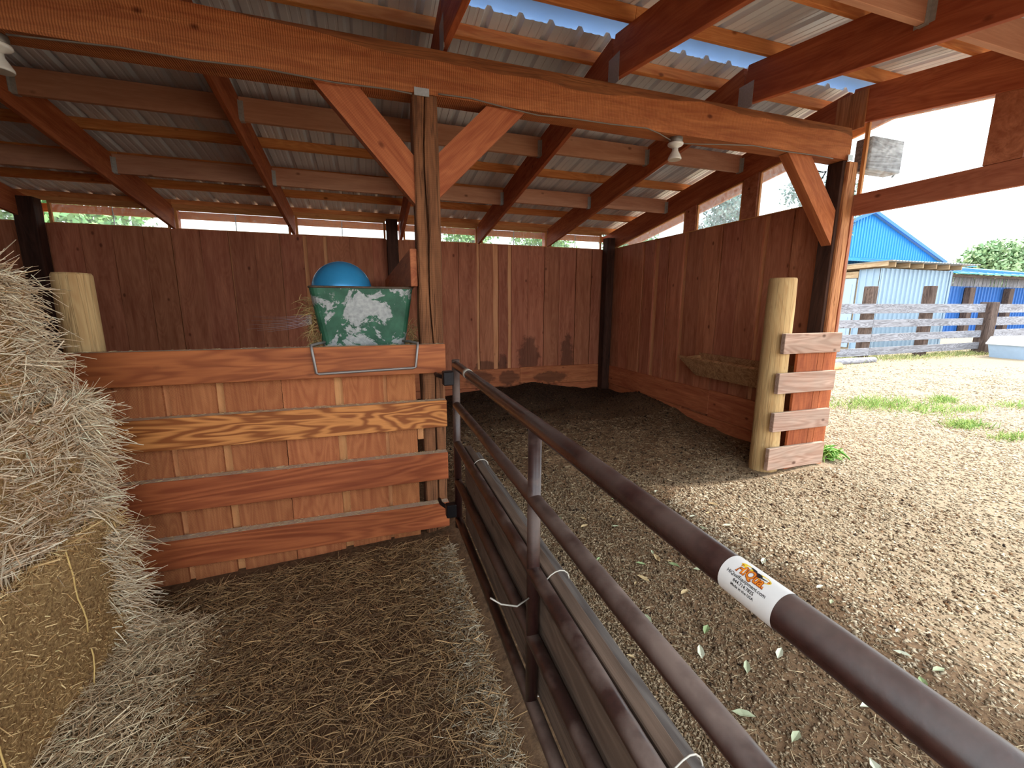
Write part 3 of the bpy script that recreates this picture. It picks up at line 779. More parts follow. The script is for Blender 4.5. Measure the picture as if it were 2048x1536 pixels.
# ================================================================== GATE
ghx, ghy = .515, 2.66
gd = Vector((-.015, -1, 0)).normalized()
def gp(s, z, off=0.): return Vector((ghx, ghy, z)) + gd*s + Vector((off, 0, 0))
gate = empty('metal_gate', (ghx, ghy, .1), 'brown tubular steel gate standing open with wooden planks wired along its lower rails', 'gate')
GL = 3.5; R1 = .0245
zr_ = [1.172, .913, .652, .392, .118]
tops = tube('top_rail', gate, [gp(.0, zr_[0]), gp(GL, zr_[0]-.005)], .026, M_PIPET, 28)
for z in zr_[1:]: tube('rail', gate, [gp(.0, z), gp(GL, z)], R1, M_PIPE, 22)
tube('hinge_upright', gate, [gp(0, .06), gp(0, 1.205)], .0245, M_PIPE, 20)
for s in (1.425, 2.92): tube('upright', gate, [gp(s, zr_[4]), gp(s, zr_[0]-.004)], .0225, M_PIPE, 20)
# collar under the top rail near the hinge: clear tape band
tube('tape_band', gate, [gp(.34, zr_[0]), gp(.40, zr_[0])], .0272, M_TIEW, 24)
for z0 in (1.09, .19):
    h = box('hinge_clamp', gate, ghx-.085, ghx-.018, ghy-.03, ghy+.03, z0-.045, z0+.045, M_BLACK, .006)
    tube('hinge_bolt', h, [(ghx-.06, ghy+.02, z0), (ghx-.10, ghy+.12, z0), (ghx-.10, ghy+.185, z0)], .013, M_BLACK, 10)
# planks behind the lower rails
for z0, z1, mt in ((.40, .665, M_GATEW), (.13, .395, M_GATEW)):
    board('plank', gate, gp(.10, (z0+z1)/2, .049), gp(GL-.05, (z0+z1)/2, .049), z1-z0, .04, (0, 0, 1), mt)
board('plank', gate, gp(.2, .40, .088), gp(GL-.05, .40, .088), .5, .032, (0, 0, 1), M_GREYD)
def tie(s, z, tail):
    pts = []
    for k in range(15):
        an = 2*math.pi*k/14
        pts.append(gp(s+.004*math.sin(an*2), z + .033*math.sin(an) , .028 + .085*(-math.cos(an))*.5 + .03))
    pts.append(pts[-1] + Vector((-.02, -.02, .02)))
    if tail: pts += [gp(s-.01, z-.02, -.05), gp(s-.03, z-.01, -.12), gp(s-.02, z+.0, -.16)]
    tube('tie_wire', gate, pts, .0022, M_TIEW, 5)
tie(1.50, zr_[2], False); tie(.42, zr_[2], False); tie(2.12, zr_[2], False); tie(1.40, zr_[4]+.01, False)
tube('tie_wire', gate, [gp(1.44, .56, -.02), gp(1.46, .555, -.07), gp(1.44, .56, -.12), gp(1.43, .585, -.155)], .003, M_TIEW, 6)
tube('tie_wire', gate, [gp(2.12, .62, -.02), gp(2.15, .60, -.07), gp(2.16, .595, -.13)], .003, M_TIEW, 6)
# sticker wrapped round the top rail
S0, S1 = 2.232, 2.318; RT = .0263
def wrap(s, phi, r):
    zc_ = zr_[0] - .005*s/GL
    return gp(s, zc_, 0) + Vector((-math.cos(phi), 0, math.sin(phi)))*r
def band(name, parent, s0, s1, p0, p1, r, mat, n=40):
    vs_, fs = [], []
    for k in range(n+1):
        ph = p0+(p1-p0)*k/n
        vs_ += [wrap(s0, ph, r), wrap(s1, ph, r)]
    for k in range(n): fs.append((2*k, 2*k+1, 2*k+3, 2*k+2))
    me = bpy.data.meshes.new(name); me.from_pydata(vs_, [], fs); me.update()
    for p in me.polygons: p.use_smooth = True
    return put(name, me, mat, parent)
stk = band('sticker', gate, S0, S1, math.radians(-80), math.radians(200), RT+.0002, M_PAPER)
stk['label'] = 'white printed maker sticker'
def wrapped_text(txt, size, s_mid, phi, mat, r, parent, name, bold=0., squash=1.):
    cu = bpy.data.curves.new('t', 'FONT'); cu.body = txt; cu.size = size; cu.align_x = 'CENTER'; cu.resolution_u = 3; cu.offset = bold
    to = bpy.data.objects.new('t', cu); COL.objects.link(to)
    dg = bpy.context.evaluated_depsgraph_get(); dg.update()
    me = bpy.data.meshes.new_from_object(to.evaluated_get(dg))
    bpy.data.objects.remove(to); me.name = name
    for v in me.vertices:
        x, y = v.co.x*squash, v.co.y
        v.co = wrap(s_mid + x, phi + y/RT, r)
    me.materials.clear()
    return put(name, me, mat, parent)
smid = (S0+S1)/2 - .002
def wrapped_poly(name, pts, phi0, r, mat):
    vs_ = [wrap(smid+x, phi0+y/RT, r) for x, y in pts]
    me = bpy.data.meshes.new(name); me.from_pydata(vs_, [], [tuple(range(len(pts)))]); me.update()
    return put(name, me, mat, stk)
P0 = math.radians(62)
circ = lambda cx, cy, rx, ry, n=14: [(cx+rx*math.cos(2*math.pi*k/n), cy+ry*math.sin(2*math.pi*k/n)) for k in range(n)]
wrapped_poly('logo_sun', circ(-.014, .0105, .010, .0045), P0, RT+.0004, M_YELLOW)
wrapped_poly('logo_sun', circ(.012, .0085, .012, .006), P0, RT+.0004, M_YELLOW)
wrapped_poly('logo_bird', circ(.004, .0085, .0065, .0042), P0, RT+.0006, M_INK)
wrapped_poly('logo_bird', [(-.004, .010), (-.012, .0135), (-.010, .015), (-.003, .0145), (.001, .011)], P0, RT+.0006, M_INK)
wrapped_poly('logo_bird', [(.009, .009), (.018, .0095), (.0185, .0085), (.010, .0065)], P0, RT+.0006, M_INK)
wrapped_text('HiQual', .0195, smid, P0-.0045/RT, M_RED, RT+.0007, stk, 'logo_lettering', .0011, .78)
wrapped_text('HiQual', .0195, smid, P0-.0045/RT, M_ORANGE, RT+.0009, stk, 'logo_lettering', .0001, .78)
wrapped_text('HiQualEquipment.com', .0068, smid, P0-.0125/RT, M_INK, RT+.0006, stk, 'lettering', .0001)
wrapped_text('844.714.7825', .0062, smid, P0-.0190/RT, M_INK, RT+.0006, stk, 'lettering', .0001)
wrapped_text('Made in the USA', .0054, smid, P0-.0250/RT, M_INK, RT+.0006, stk, 'lettering', .0001)

# ================================================================== GREEN TUB, BALL, WIRE RACK
def tub_mat():
    N = NT('chipped_green_paint', .55, .0, .4)
    tc = N.node('ShaderNodeTexCoord'); v = tc.outputs['Object']
    a = N.noise(v, 5.5, 8, .72, .6); b = N.noise(v, 40., 3)
    m = N.mr(N.math('ADD', a, N.math('MULTIPLY', b, .06)), .545, .56)
    g = N.mix(N.mr(N.noise(v, 9., 4), .3, .7), lin(28, 72, 52), lin(56, 106, 80))
    z = N.mix(N.mr(b, .3, .7), lin(140, 142, 142), lin(176, 176, 174))
    N.color(N.mix(m, g, z)); N.link(N.mr(m, 0., 1., 0., .5), N.b.inputs['Metallic'])
    N.bump(m, .0008, .5)
    return N.m
M_TUB = tub_mat()
M_RIM = plain('rusty_rim', lin(92, 74, 60), .7, .3, nz=.3, nscale=30)
tub = empty('feed_tub', (-.02, 3.2, 1.1), 'rectangular green metal tub with chipped paint standing behind the top rail', 'tub')
def tub_mesh():
    # top rectangle / bottom rectangle, rounded corners, open top with wall thickness
    def ring(x0, x1, y0, y1, z, r, n=5):
        o = []
        for (cx, cy, a0) in ((x1-r, y1-r, 0), (x0+r, y1-r, 90), (x0+r, y0+r, 180), (x1-r, y0+r, 270)):
            for k in range(n):
                an = math.radians(a0+90*k/(n-1)); o.append((cx+r*math.cos(an), cy+r*math.sin(an), z))
        return o
    rings = [ring(-.245, .20, 3.03, 3.37, 1.02, .05), ring(-.342, .302, 2.985, 3.44, 1.655, .05), ring(-.337, .297, 2.99, 3.435, 1.655, .048), ring(-.24, .195, 3.035, 3.365, 1.03, .048)]
    vs_ = [p for r in rings for p in r]; n = len(rings[0]); fs = []
    for i in range(3):
        for k in range(n): fs.append((i*n+k, i*n+(k+1) % n, (i+1)*n+(k+1) % n, (i+1)*n+k))
    fs.append(tuple(range(n-1, -1, -1))); fs.append(tuple(3*n+k for k in range(n)))
    me = bpy.data.meshes.new('tub'); me.from_pydata(vs_, [], fs); me.update(); return me, rings[1]
tme, rimp = tub_mesh()
put('tub_body', tme, M_TUB, tub)
tube('rim', tub, rimp + [rimp[0]], .007, M_RIM, 8)
M_BALL = plain('blue_ball_vinyl', lin(54, 146, 200), .25, .25, .5, .05, 20.)
bme = bpy.data.meshes.new('ball'); import bmesh
bmm = bmesh.new(); bmesh.ops.create_uvsphere(bmm, u_segments=40, v_segments=24, radius=.195); bmm.to_mesh(bme); bmm.free()
for p in bme.polygons: p.use_smooth = True
ball = put('exercise_ball', bme, M_BALL, None, Matrix.Translation((-.152, 3.215, 1.638))); tag(ball, 'glossy blue rubber ball sitting in the green tub', 'ball')
rack = tube('wire_rack', None, [(-.27, 3.02, 1.305), (-.30, 2.93, 1.305), (-.335, 2.85, 1.300), (-.330, 2.835, 1.28), (-.315, 2.84, 1.13), (-.30, 2.84, 1.125), (.27, 2.84, 1.138), (.285, 2.84, 1.143), (.30, 2.835, 1.28), (.305, 2.85, 1.298), (.26, 2.93, 1.305), (.22, 2.985, 1.305)], .0085, M_WIRE, 10)
tag(rack, 'bent grey metal rod bracket hooked over the top partition rail', 'bracket')

# ================================================================== LAMPS AND CABLES
def lamp(x, y, label):
    L = empty('lampholder', (x, y, 2.65), label, 'lamp', 'lampholders under the long beam')
    lathe('junction_box', L, [(.05, 0), (.052, .004), (.052, .035), (.05, .04)], (x, y, 2.772), M_JBOX, 8)
    lathe('porcelain_base', L, [(.022, -.03), (.026, -.022), (.05, -.012), (.058, -.004), (.058, .006), (.05, .008)], (x, y, 2.764), M_PORC, 24)
    lathe('bulb', L, [(.047, 0), (.05, .004), (.050, .014), (.036, .042), (.024, .062), (.021, .085)], (x, y, 2.652), M_BULB, 24)
lamp(2.32, 2.985, 'white porcelain lampholder with a reflector bulb under the beam near the open side')
lamp(-1.62, 2.985, 'white porcelain lampholder with a bulb under the beam above the hay stack')
def droop(pts, name, label, mat, r=.0045):
    P = []
    for i in range(len(pts)-1):
        a, b = Vector(pts[i]), Vector(pts[i+1])
        for k in range(6): P.append(a.lerp(b, k/6))
    P.append(Vector(pts[-1]))
    o = tube(name, None, P, r, mat, 6); tag(o, label, 'cable'); return o
cy = 2.908
droop([(-1.55, 2.94, 2.80), (-1.1, cy, 2.806), (-.8, cy, 2.800), (-.5, cy, 2.812), (-.1, cy, 2.797), (.2, cy, 2.806), (.33, cy, 2.80)], 'power_cable', 'thin grey cable along the beam between hay stack and centre post', M_CABLE)
droop([(.49, cy, 2.822), (.7, cy, 2.826), (.9, cy, 2.806), (1.15, cy, 2.788), (1.4, cy, 2.80), (1.7, cy, 2.802), (2.0, cy, 2.812), (2.12, cy+.02, 2.80), (2.26, 2.97, 2.782)], 'power_cable', 'thin grey cable along the beam between centre post and lamp', M_CABLE)
droop([(2.38, 2.97, 2.772), (2.5, 2.93, 2.768), (2.75, cy, 2.785), (3.0, cy, 2.806), (3.4, cy, 2.800), (3.7, cy, 2.806), (3.9, cy, 2.80)], 'power_cable', 'thin grey cable along the beam between lamp and corner brace', M_CABLE)
droop([(3.78, 3.06, 2.80), (3.86, 3.04, 2.74), (3.95, 3.02, 2.725), (4.0, 3.03, 2.74), (3.97, 3.05, 2.66), (3.98, 3.07, 2.58), (4.04, 3.06, 2.50), (4.05, 3.05, 2.40)], 'black_cable', 'black cable looping down beside the corner post', M_CABLEB, .006)

# ================================================================== STRAW
def straw_mesh(name, P, D, Nn, Ln, Wd, bend, cols):
    """P base points, D direction, Nn bend direction, Ln length, Wd half width"""
    n = len(P)
    D = D/np.linalg.norm(D, axis=1, keepdims=True)
    A = np.cross(D, rng.normal(size=(n, 3))); A /= np.linalg.norm(A, axis=1, keepdims=True); B = np.cross(D, A)
    V = np.zeros((n, 9, 3), np.float32)
    for i, f in enumerate((0., .5, 1.)):
        c = P + D*(Ln*f)[:, None] + Nn*(bend*(f*f if True else f))[:, None]
        w = Wd*(1. if i < 2 else .6)
        for k in range(3):
            an = 2*math.pi*k/3
            V[:, i*3+k] = c + A*(w*math.cos(an))[:, None] + B*(w*.55*math.sin(an))[:, None]
    q = []
    for i in range(2):
        for k in range(3):
            a, b = i*3+k, i*3+(k+1) % 3; q.append((a, b, b+3, a+3))
    q = np.array(q)
    Fq = (np.arange(n)[:, None, None]*9 + q[None]).reshape(-1, 4)
    me = mesh_np(name, V.reshape(-1, 3), Fq)
    add_col(me, np.repeat(cols, 9, axis=0))
    me.materials.append(M_STRAW)
    return me
def straw_cols(n, a, b, jit=.12):
    a, b = np.array(a[:3]), np.array(b[:3]); t = rng.random((n, 1))
    return np.clip((a*(1-t)+b*t)*(1+rng.normal(size=(n, 1))*jit), .005, 1)
ST_L, ST_D = lin(255, 238, 210), lin(186, 142, 100)

def hay_core():
    N = NT('packed_hay', .95, spec=.1); tc = N.node('ShaderNodeTexCoord'); v = tc.outputs['Object']
    n = N.noise(v, 70., 5, .7); n2 = N.noise(N.vmath('MULTIPLY', v, (1., 1., 4.)), 20., 4)
    N.color(N.mix(N.mr(n, .3, .7), lin(130, 94, 60), lin(226, 186, 130))); N.bump(N.math('ADD', n, n2), .02)
    return N.m
M_HAY = hay_core()
def bale(x0, x1, y0, y1, z0, z1, label, n, mode, strings=True, lean=0.):
    """mode 'fold': long stems bent over on the side ; 'cut': short cut stem ends"""
    b = empty('hay_bale', ((x0+x1)/2, (y0+y1)/2, z0), label, 'hay bale', 'stacked hay bales')
    # lumpy core: subdivided box
    bm_ = bmesh.new(); bmesh.ops.create_cube(bm_, size=1.); bmesh.ops.subdivide_edges(bm_, edges=bm_.edges, cuts=14, use_grid_fill=True)
    for vt in bm_.verts:
        c = vt.co; e = sum(1 for k in c if abs(k) > .47)
        p = Vector((x0+(c.x+.5)*(x1-x0), y0+(c.y+.5)*(y1-y0), z0+(c.z+.5)*(z1-z0)))
        o = .035*float(fbm(np.array([p.y*6+p.z*3]), np.array([p.z*7+p.x*5]))[0])
        s = 1. - (.06 if e >= 2 else 0)
        ce = Vector(((x0+x1)/2, (y0+y1)/2, (z0+z1)/2))
        p = ce + (p-ce)*s
        p.x += o - lean*max(0., (p.z-z0)/(z1-z0))**1.5
        vt.co = p
    me = bpy.data.meshes.new('bale_core'); bm_.to_mesh(me); bm_.free()
    for p in me.polygons: p.use_smooth = True
    put('bale_core', me, M_HAY, b)
    # stems on the right (+x), far (+y), near (-y) and top faces
    m1 = int(n*.66); m2 = int(n*.12); m3 = int(n*.10); m4 = n-m1-m2-m3
    U = lambda k: rng.random(k)
    P1 = np.stack([np.full(m1, x1-.012), y0+(y1-y0)*U(m1), z0+(z1-z0)*U(m1)], 1)
    zq = z0+(z1-z0)*U(40); P2 = np.stack([x0+(x1-x0)*(1-U(m2)**2*.6), np.full(m2, y1-.02), np.clip(zq[rng.integers(0, 40, m2)]+.015*rng.normal(size=m2), z0, z1)], 1)
    P3 = np.stack([x0+(x1-x0)*U(m3), y0+(y1-y0)*U(m3), np.full(m3, z1-.012)], 1)
    P4 = np.stack([x0+(x1-x0)*U(m4), np.full(m4, y0+.01), z0+(z1-z0)*U(m4)], 1)
    def dirs(k, nrm, lay, out):
        d = rng.normal(size=(k, 3))*np.array(lay); d += np.array(nrm)*np.abs(rng.normal(size=(k, 1)))*out; return d
    if mode == 'fold':
        D = [dirs(m1, (1, 0, 0), (.12, 1., .34), .28), dirs(m2, (0, 1, 0), (.9, .2, .35), .45), dirs(m3, (0, 0, 1), (1, 1, .08), .12), dirs(m4, (0, -1, 0), (1, .1, .3), .25)]
        Ln = np.concatenate([.035+.16*U(m1)**1.8, .03+.10*U(m2), .05+.12*U(m3), .05+.12*U(m4)])
    else:
        D = [dirs(m1, (1, 0, 0), (.2, .7, .9), .7), dirs(m2, (0, 1, 0), (.8, .2, .5), .5), dirs(m3, (0, 0, 1), (1, 1, .08), .12), dirs(m4, (0, -1, 0), (1, .1, .3), .25)]
        Ln = np.concatenate([.012+.04*U(m1)**2, .03+.10*U(m2), .05+.12*U(m3), .05+.12*U(m4)])
    P1[:, 0] += .03*fbm(P1[:, 1]*6+P1[:, 2]*3, P1[:, 2]*7+P1[:, 0]*5)
    P = np.concatenate([P1, P2, P3, P4]); P[:, 0] -= lean*np.clip((P[:, 2]-z0)/(z1-z0), 0, 1)**1.5; D = np.concatenate(D); k = len(P)
    if mode == 'fold':      # stems lie in swirling clumps
        an_ = 1.6*fbm(P1[:, 1]*4., P1[:, 2]*9., 3) + .30*rng.normal(size=m1); sg = np.sign(rng.normal(size=m1))
        D[:m1, 1] = np.cos(an_)*sg; D[:m1, 2] = np.sin(an_)*sg; D[:m1, 0] = .28*np.abs(rng.normal(size=m1))
    D /= np.linalg.norm(D, axis=1, keepdims=True)
    Nn = rng.normal(size=(k, 3))*.6 + np.array([0, 0, -.5])
    cols = straw_cols(k, ST_D, ST_L) if mode == 'fold' else straw_cols(k, lin(182, 138, 86), lin(248, 216, 160))
    sm = straw_mesh('loose_stems', P - D*(Ln*.3)[:, None], D, Nn, Ln, .0017+.0030*U(k)**2, Ln*rng.normal(size=k)*.3, cols)
    o = put('loose_stems', sm, None, b); o['kind'] = 'stuff'
    if strings:
        for fy in (.34, .72):
            y = y0+(y1-y0)*fy
            pts = [(x1+.008+.004*math.sin(z*30), y+.015*math.sin(z*9), z) for z in np.linspace(z0+.02, z1-.02, 14)]
            tube('twine', b, [(x1-.1, y, z1+.006)] + pts[::-1], .003, M_TWINE, 6)
    return b
bale(-2.10, -1.195, 1.15, 2.40, -.17, .60, 'bottom hay bale of the stack, cut stem ends showing between twines', 19000, 'cut')
bale(-2.10, -1.225, 1.0, 2.41, .61, 1.13, 'middle hay bale of the stack with long folded stems', 16000, 'fold', False)
bale(-2.14, -1.315, 1.02, 2.38, 1.14, 1.70, 'upper hay bale of the stack with stems hanging over the edge', 14000, 'fold', False, .10)
bale(-2.3, -1.56, .95, 2.22, 1.71, 2.16, 'topmost hay bale set back on the stack', 2500, 'fold', False)
# fringe of folded stems along the far right edges of the stack
k = 3400
zc0 = rng.random(90)*1.86-.18
zz = np.clip(zc0[rng.integers(0, 90, k)] + .02*rng.normal(size=k), -.18, 1.68)
P = np.stack([np.where(zz < .6, -1.21, np.where(zz < 1.13, -1.24, -1.33-.10*(np.clip(zz-1.13, 0, 1)/.57))) + rng.normal(size=k)*.035, 2.34+rng.normal(size=k)*.05, zz], 1)
D = np.stack([.35+.5*np.abs(rng.normal(size=k)), .35*rng.normal(size=k)+.25, -.25+.45*rng.normal(size=k)], 1)
Ln = .03+.13*rng.random(k)**2.4
fr = put('hay_fringe', straw_mesh('hay_fringe', P, D, np.tile([0, 0, -1.], (k, 1)), Ln, .0015+.0018*rng.random(k), Ln*.35*rng.random(k), straw_cols(k, lin(196, 160, 118), lin(255, 240, 212))), None)
tag(fr, 'pale fringe of loose stems hanging off the far edge of the hay stack', 'hay', None, 'stuff')

# loose hay over the pen floor
def floor_straw(n, fx, fy, ln, wd, ca, cb, name, label, cat, lift=.012, tilt=.12):
    x, y = fx(n), fy(n); z = hgt(x, y)
    P = np.stack([x, y, z+.002+lift*rng.random(n)], 1); an = rng.random(n)*2*math.pi
    D = np.stack([np.cos(an), np.sin(an), rng.normal(size=n)*tilt], 1)
    Ln = ln[0]+(ln[1]-ln[0])*rng.random(n)**1.6
    Nn = np.stack([-np.sin(an), np.cos(an), np.zeros(n)], 1)
    P = P - D*(Ln*.5)[:, None]
    me = straw_mesh(name, P, D, Nn, Ln, wd[0]+(wd[1]-wd[0])*rng.random(n), Ln*rng.normal(size=n)*.12, straw_cols(n, ca, cb, .16))
    o = put(name, me, None); tag(o, label, cat, None, 'stuff'); return o
uni = lambda a, b: (lambda n: a+(b-a)*rng.random(n))
floor_straw(26000, uni(-1.7, .46), uni(.35, 2.80), (.025, .16), (.0012, .0028), lin(86, 60, 42), lin(196, 158, 112), 'pen_hay', 'trampled hay lying over the pen floor before the partition', 'hay', .03)
floor_straw(2600, uni(-1.9, .5), uni(3.0, 6.9), (.03, .15), (.001, .002), lin(84, 60, 42), lin(160, 124, 84), 'stall_hay', 'loose hay on the dark floor behind the partition', 'hay', .03)
# heap at the foot of the stack
k = 13000
r_ = np.abs(rng.normal(size=k))*.20; yy = .5+2.0*rng.random(k)
x = -1.25 + r_*(1.+.5*sst(2.2, 1.2, yy)); z = hgt(x, yy) + np.maximum(0., .17*(1-r_/.42))*rng.random(k)
P = np.stack([x, yy, z+.005], 1); an = rng.random(k)*2*math.pi
D = np.stack([np.cos(an), np.sin(an), -.1+.25*rng.normal(size=k)], 1); Ln = .03+.13*rng.random(k)**1.5
hp = put('hay_heap', straw_mesh('hay_heap', P-D*(Ln*.5)[:, None], D, np.stack([-np.sin(an), np.cos(an), 0*an], 1), Ln, .0014+.0024*rng.random(k)**2, Ln*rng.normal(size=k)*.15, straw_cols(k, lin(176, 142, 106), lin(252, 232, 196))), None)
tag(hp, 'pale loose hay spilled at the foot of the bale stack', 'hay', None, 'stuff')
# straw at the foot of the gate, coloured pale to paint a light strip
k = 3200
s_ = rng.random(k)*2.6; off = -.03-np.abs(rng.normal(size=k))*.09
x = ghx - .015*s_ + off - .02; yy = ghy - s_; an = rng.random(k)*2*math.pi
D = np.stack([np.cos(an), np.sin(an), .15*rng.normal(size=k)], 1); Ln = .02+.09*rng.random(k)**1.5
P = np.stack([x, yy, hgt(x, yy)+.004+.02*rng.random(k)], 1)
gs = put('gate_light_hay', straw_mesh('gate_light_hay', P-D*(Ln*.5)[:, None], D, np.stack([-np.sin(an), np.cos(an), 0*an], 1), Ln, .0012+.0012*rng.random(k), Ln*rng.normal(size=k)*.15, straw_cols(k, lin(170, 150, 120), lin(232, 218, 192))), None)
tag(gs, 'hay along the bottom rail of the gate, coloured pale as a strip of light', 'hay', None, 'stuff')
# stall stems
floor_straw(14000, uni(.6, 4.1), uni(.4, 5.0), (.012, .07), (.0008, .0017), lin(130, 100, 70), lin(226, 204, 164), 'stall_stems', 'scattered short stems on the trodden stall floor', 'straw', .01)
# hay stuffed round the tub
k = 520
side = rng.random(k) < .72
P = np.stack([np.where(side, -.29+rng.normal(size=k)*.03, .27+rng.normal(size=k)*.02), 3.03+rng.random(k)*.2, 1.25+np.where(side, .34, .16)*rng.random(k)**1.6], 1)
D = np.stack([np.where(side, -.6, .4)+.4*rng.normal(size=k), -.3+.4*rng.normal(size=k), .1+.6*rng.normal(size=k)], 1); Ln = .04+.07*rng.random(k)
P[:, 0] += np.where(side, -.14*(P[:, 2]-1.25), .1*(P[:, 2]-1.25))
th = put('tub_hay', straw_mesh('tub_hay', P, D, np.tile([0, 0, -1.], (k, 1)), Ln, .0012+.0012*rng.random(k), Ln*.3, straw_cols(k, lin(120, 92, 52), lin(214, 184, 124))), None)
tag(th, 'wisps of hay caught between the green tub and the rail', 'hay', None, 'stuff')
# crumbs of hay on the rails and long beam
k = 900
zi = rng.choice([1.290, .906, .532, .157], size=k, p=[.1, .2, .32, .38])
P = np.stack([-1.5+1.95*rng.random(k), 2.858+.056*rng.random(k), zi+.001], 1); an = rng.random(k)*6.28
D = np.stack([np.cos(an), .4*np.sin(an), .1*np.abs(rng.normal(size=k))], 1); Ln = .008+.03*rng.random(k)**2
cr = put('rail_chaff', straw_mesh('rail_chaff', P, D, np.tile([0, 0, -1.], (k, 1)), Ln, .0009+.0009*rng.random(k), Ln*.1, straw_cols(k, lin(190, 160, 116), lin(236, 214, 170))), None)
tag(cr, 'chaff and dust lying on the top edges of the partition rails', 'chaff', None, 'stuff')

# ================================================================== CHIPS, CLODS, LEAVES
def chip_mesh(name, P, size, flat, cols):
    n = len(P); T = np.array([(1, 0, -.4), (-.6, .8, -.4), (-.6, -.8, -.4), (.05, 0, .7)])
    an = rng.random(n)*2*math.pi; c, s = np.cos(an), np.sin(an)
    V = np.zeros((n, 4, 3), np.float32)
    asp = .35+.5*rng.random(n)
    for i in range(4):
        x = T[i, 0]*size; y = T[i, 1]*size*asp
        V[:, i, 0] = P[:, 0]+x*c-y*s; V[:, i, 1] = P[:, 1]+x*s+y*c; V[:, i, 2] = P[:, 2]+T[i, 2]*size*flat + rng.normal(size=n)*size*.12
    f = np.array([(0, 2, 1), (0, 1, 3), (1, 2, 3), (2, 0, 3)])
    me = mesh_np(name, V.reshape(-1, 3), (np.arange(n)[:, None, None]*4+f[None]).reshape(-1, 3)); add_col(me, np.repeat(cols, 4, axis=0)); return me
n = 120000
dd = .35 + 14*rng.random(n)**2.2; aa = np.radians(8+72*rng.random(n))   # spread outwards from the stall mouth
x = .62 + dd*np.sin(aa)*1.15; y = 3.3*rng.random(n)-.1 + dd*np.cos(aa)*.75*(rng.random(n))
keep = ~((x < 4.13) & (rng.random(n) > sst(3.9, 2.5, y + .9*fbm(x*1.5, y*1.5)))) & ~((x > 4.13) & (x < 4.32) & (y > 2.78)) & ~((x > 3.4) & (x < 4.32) & (y > 2.76) & (y < 3.1)) & (y < 8.2); x, y = x[keep], y[keep]; n = len(x)
size = .006+.014*rng.random(n)**2 + .0012*np.hypot(x, y)
P = np.stack([x, y, hgt(x, y)+size*.2], 1)
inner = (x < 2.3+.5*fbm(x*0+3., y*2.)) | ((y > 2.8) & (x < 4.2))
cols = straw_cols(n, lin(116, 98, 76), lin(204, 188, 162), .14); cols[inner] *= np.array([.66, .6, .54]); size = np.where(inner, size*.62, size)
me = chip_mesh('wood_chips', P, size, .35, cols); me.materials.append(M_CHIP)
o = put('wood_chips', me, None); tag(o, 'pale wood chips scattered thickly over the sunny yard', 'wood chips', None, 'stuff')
n = 26000
x = .6+3.55*rng.random(n); y = 1.+5.97*rng.random(n)**.8; kp = ~((x > 3.4) & (y > 2.76) & (y < 3.1)); x, y = x[kp], y[kp]; n = len(x); P = np.stack([x, y, hgt(x, y)+.002], 1)
size = .007+.022*rng.random(n)**4
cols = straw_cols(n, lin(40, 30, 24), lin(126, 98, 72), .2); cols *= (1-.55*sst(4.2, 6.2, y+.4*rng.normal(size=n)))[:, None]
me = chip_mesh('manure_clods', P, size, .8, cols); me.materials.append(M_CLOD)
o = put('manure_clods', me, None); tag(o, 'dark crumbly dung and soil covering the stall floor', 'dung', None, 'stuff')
# dry leaves on the stall floor
vs_, fs, cl = [], [], []
for k in range(70):
    x = random.uniform(.75, 2.6); y = random.uniform(.7, 3.0); z = float(hgt(np.array([x]), np.array([y]))[0])+.012; a = random.uniform(0, 6.3); L = random.uniform(.018, .042)
    o = len(vs_); c = lin(*random.choice([(206, 208, 186), (176, 182, 150), (196, 172, 130), (150, 168, 120)]))
    for (u, v, w) in ((-1, 0, 0), (-.3, .38, .12), (.4, .3, .2), (1, 0, .1), (.4, -.3, .16), (-.3, -.38, .1), (0, 0, -.05)):
        vs_.append((x+L*(u*math.cos(a)-v*math.sin(a)), y+L*(u*math.sin(a)+v*math.cos(a)), z+L*w*1.2)); cl.append(c[:3])
    for i in range(6): fs.append((o+i, o+(i+1) % 6, o+6))
me = mesh_np('dry_leaves', np.array(vs_), fs); add_col(me, np.array(cl)); me.materials.append(M_CHIP)
o = put('dry_leaves', me, None); tag(o, 'pale dry leaves scattered on the stall floor beside the gate', 'leaves', None, 'stuff')

# ================================================================== GRASS TUFTS
def grass(cx, cy, rx, ry, n, h, label, broad=1.):
    x = cx+rx*rng.normal(size=n)*.5; y = cy+ry*rng.normal(size=n)*.5; z = hgt(x, y)
    P = np.stack([x, y, z], 1); D = np.stack([.6*rng.normal(size=n), .6*rng.normal(size=n), 1+0*x], 1)
    Ln = h*(.4+.7*rng.random(n)); me = straw_mesh('grass', P, D, np.stack([rng.normal(size=n), rng.normal(size=n), -.6+0*x], 1), Ln, (.003+.003*rng.random(n))*broad, Ln*.35*rng.random(n), straw_cols(n, lin(96, 138, 58), lin(180, 196, 116)))
    me.materials.clear(); me.materials.append(M_LEAFM)
    o = put('grass_tuft', me, None); tag(o, label, 'grass', None, 'stuff'); return o
grass(7.55, 4.4, .8, .42, 620, .14, 'widest green grass patch in the yard chips')
grass(8.0, 3.95, .55, .3, 260, .12, 'grass patch touching the widest patch on its near side')
grass(8.9, 4.25, .25, .15, 240, .13, 'narrow grass tuft between the wide patch and the fence corner')
grass(7.35, 3.25, .28, .16, 320, .12, 'compact round grass tuft in the open yard')
grass(8.5, 3.75, .5, .15, 170, .09, 'thin straggling strip of grass in the yard')
grass(7.2, 2.75, .35, .12, 170, .09, 'thin low grass nearest the open doorway', 1.)
grass(9.6, 3.7, .45, .2, 150, .09, 'sparse grass sprouting far out in the yard')
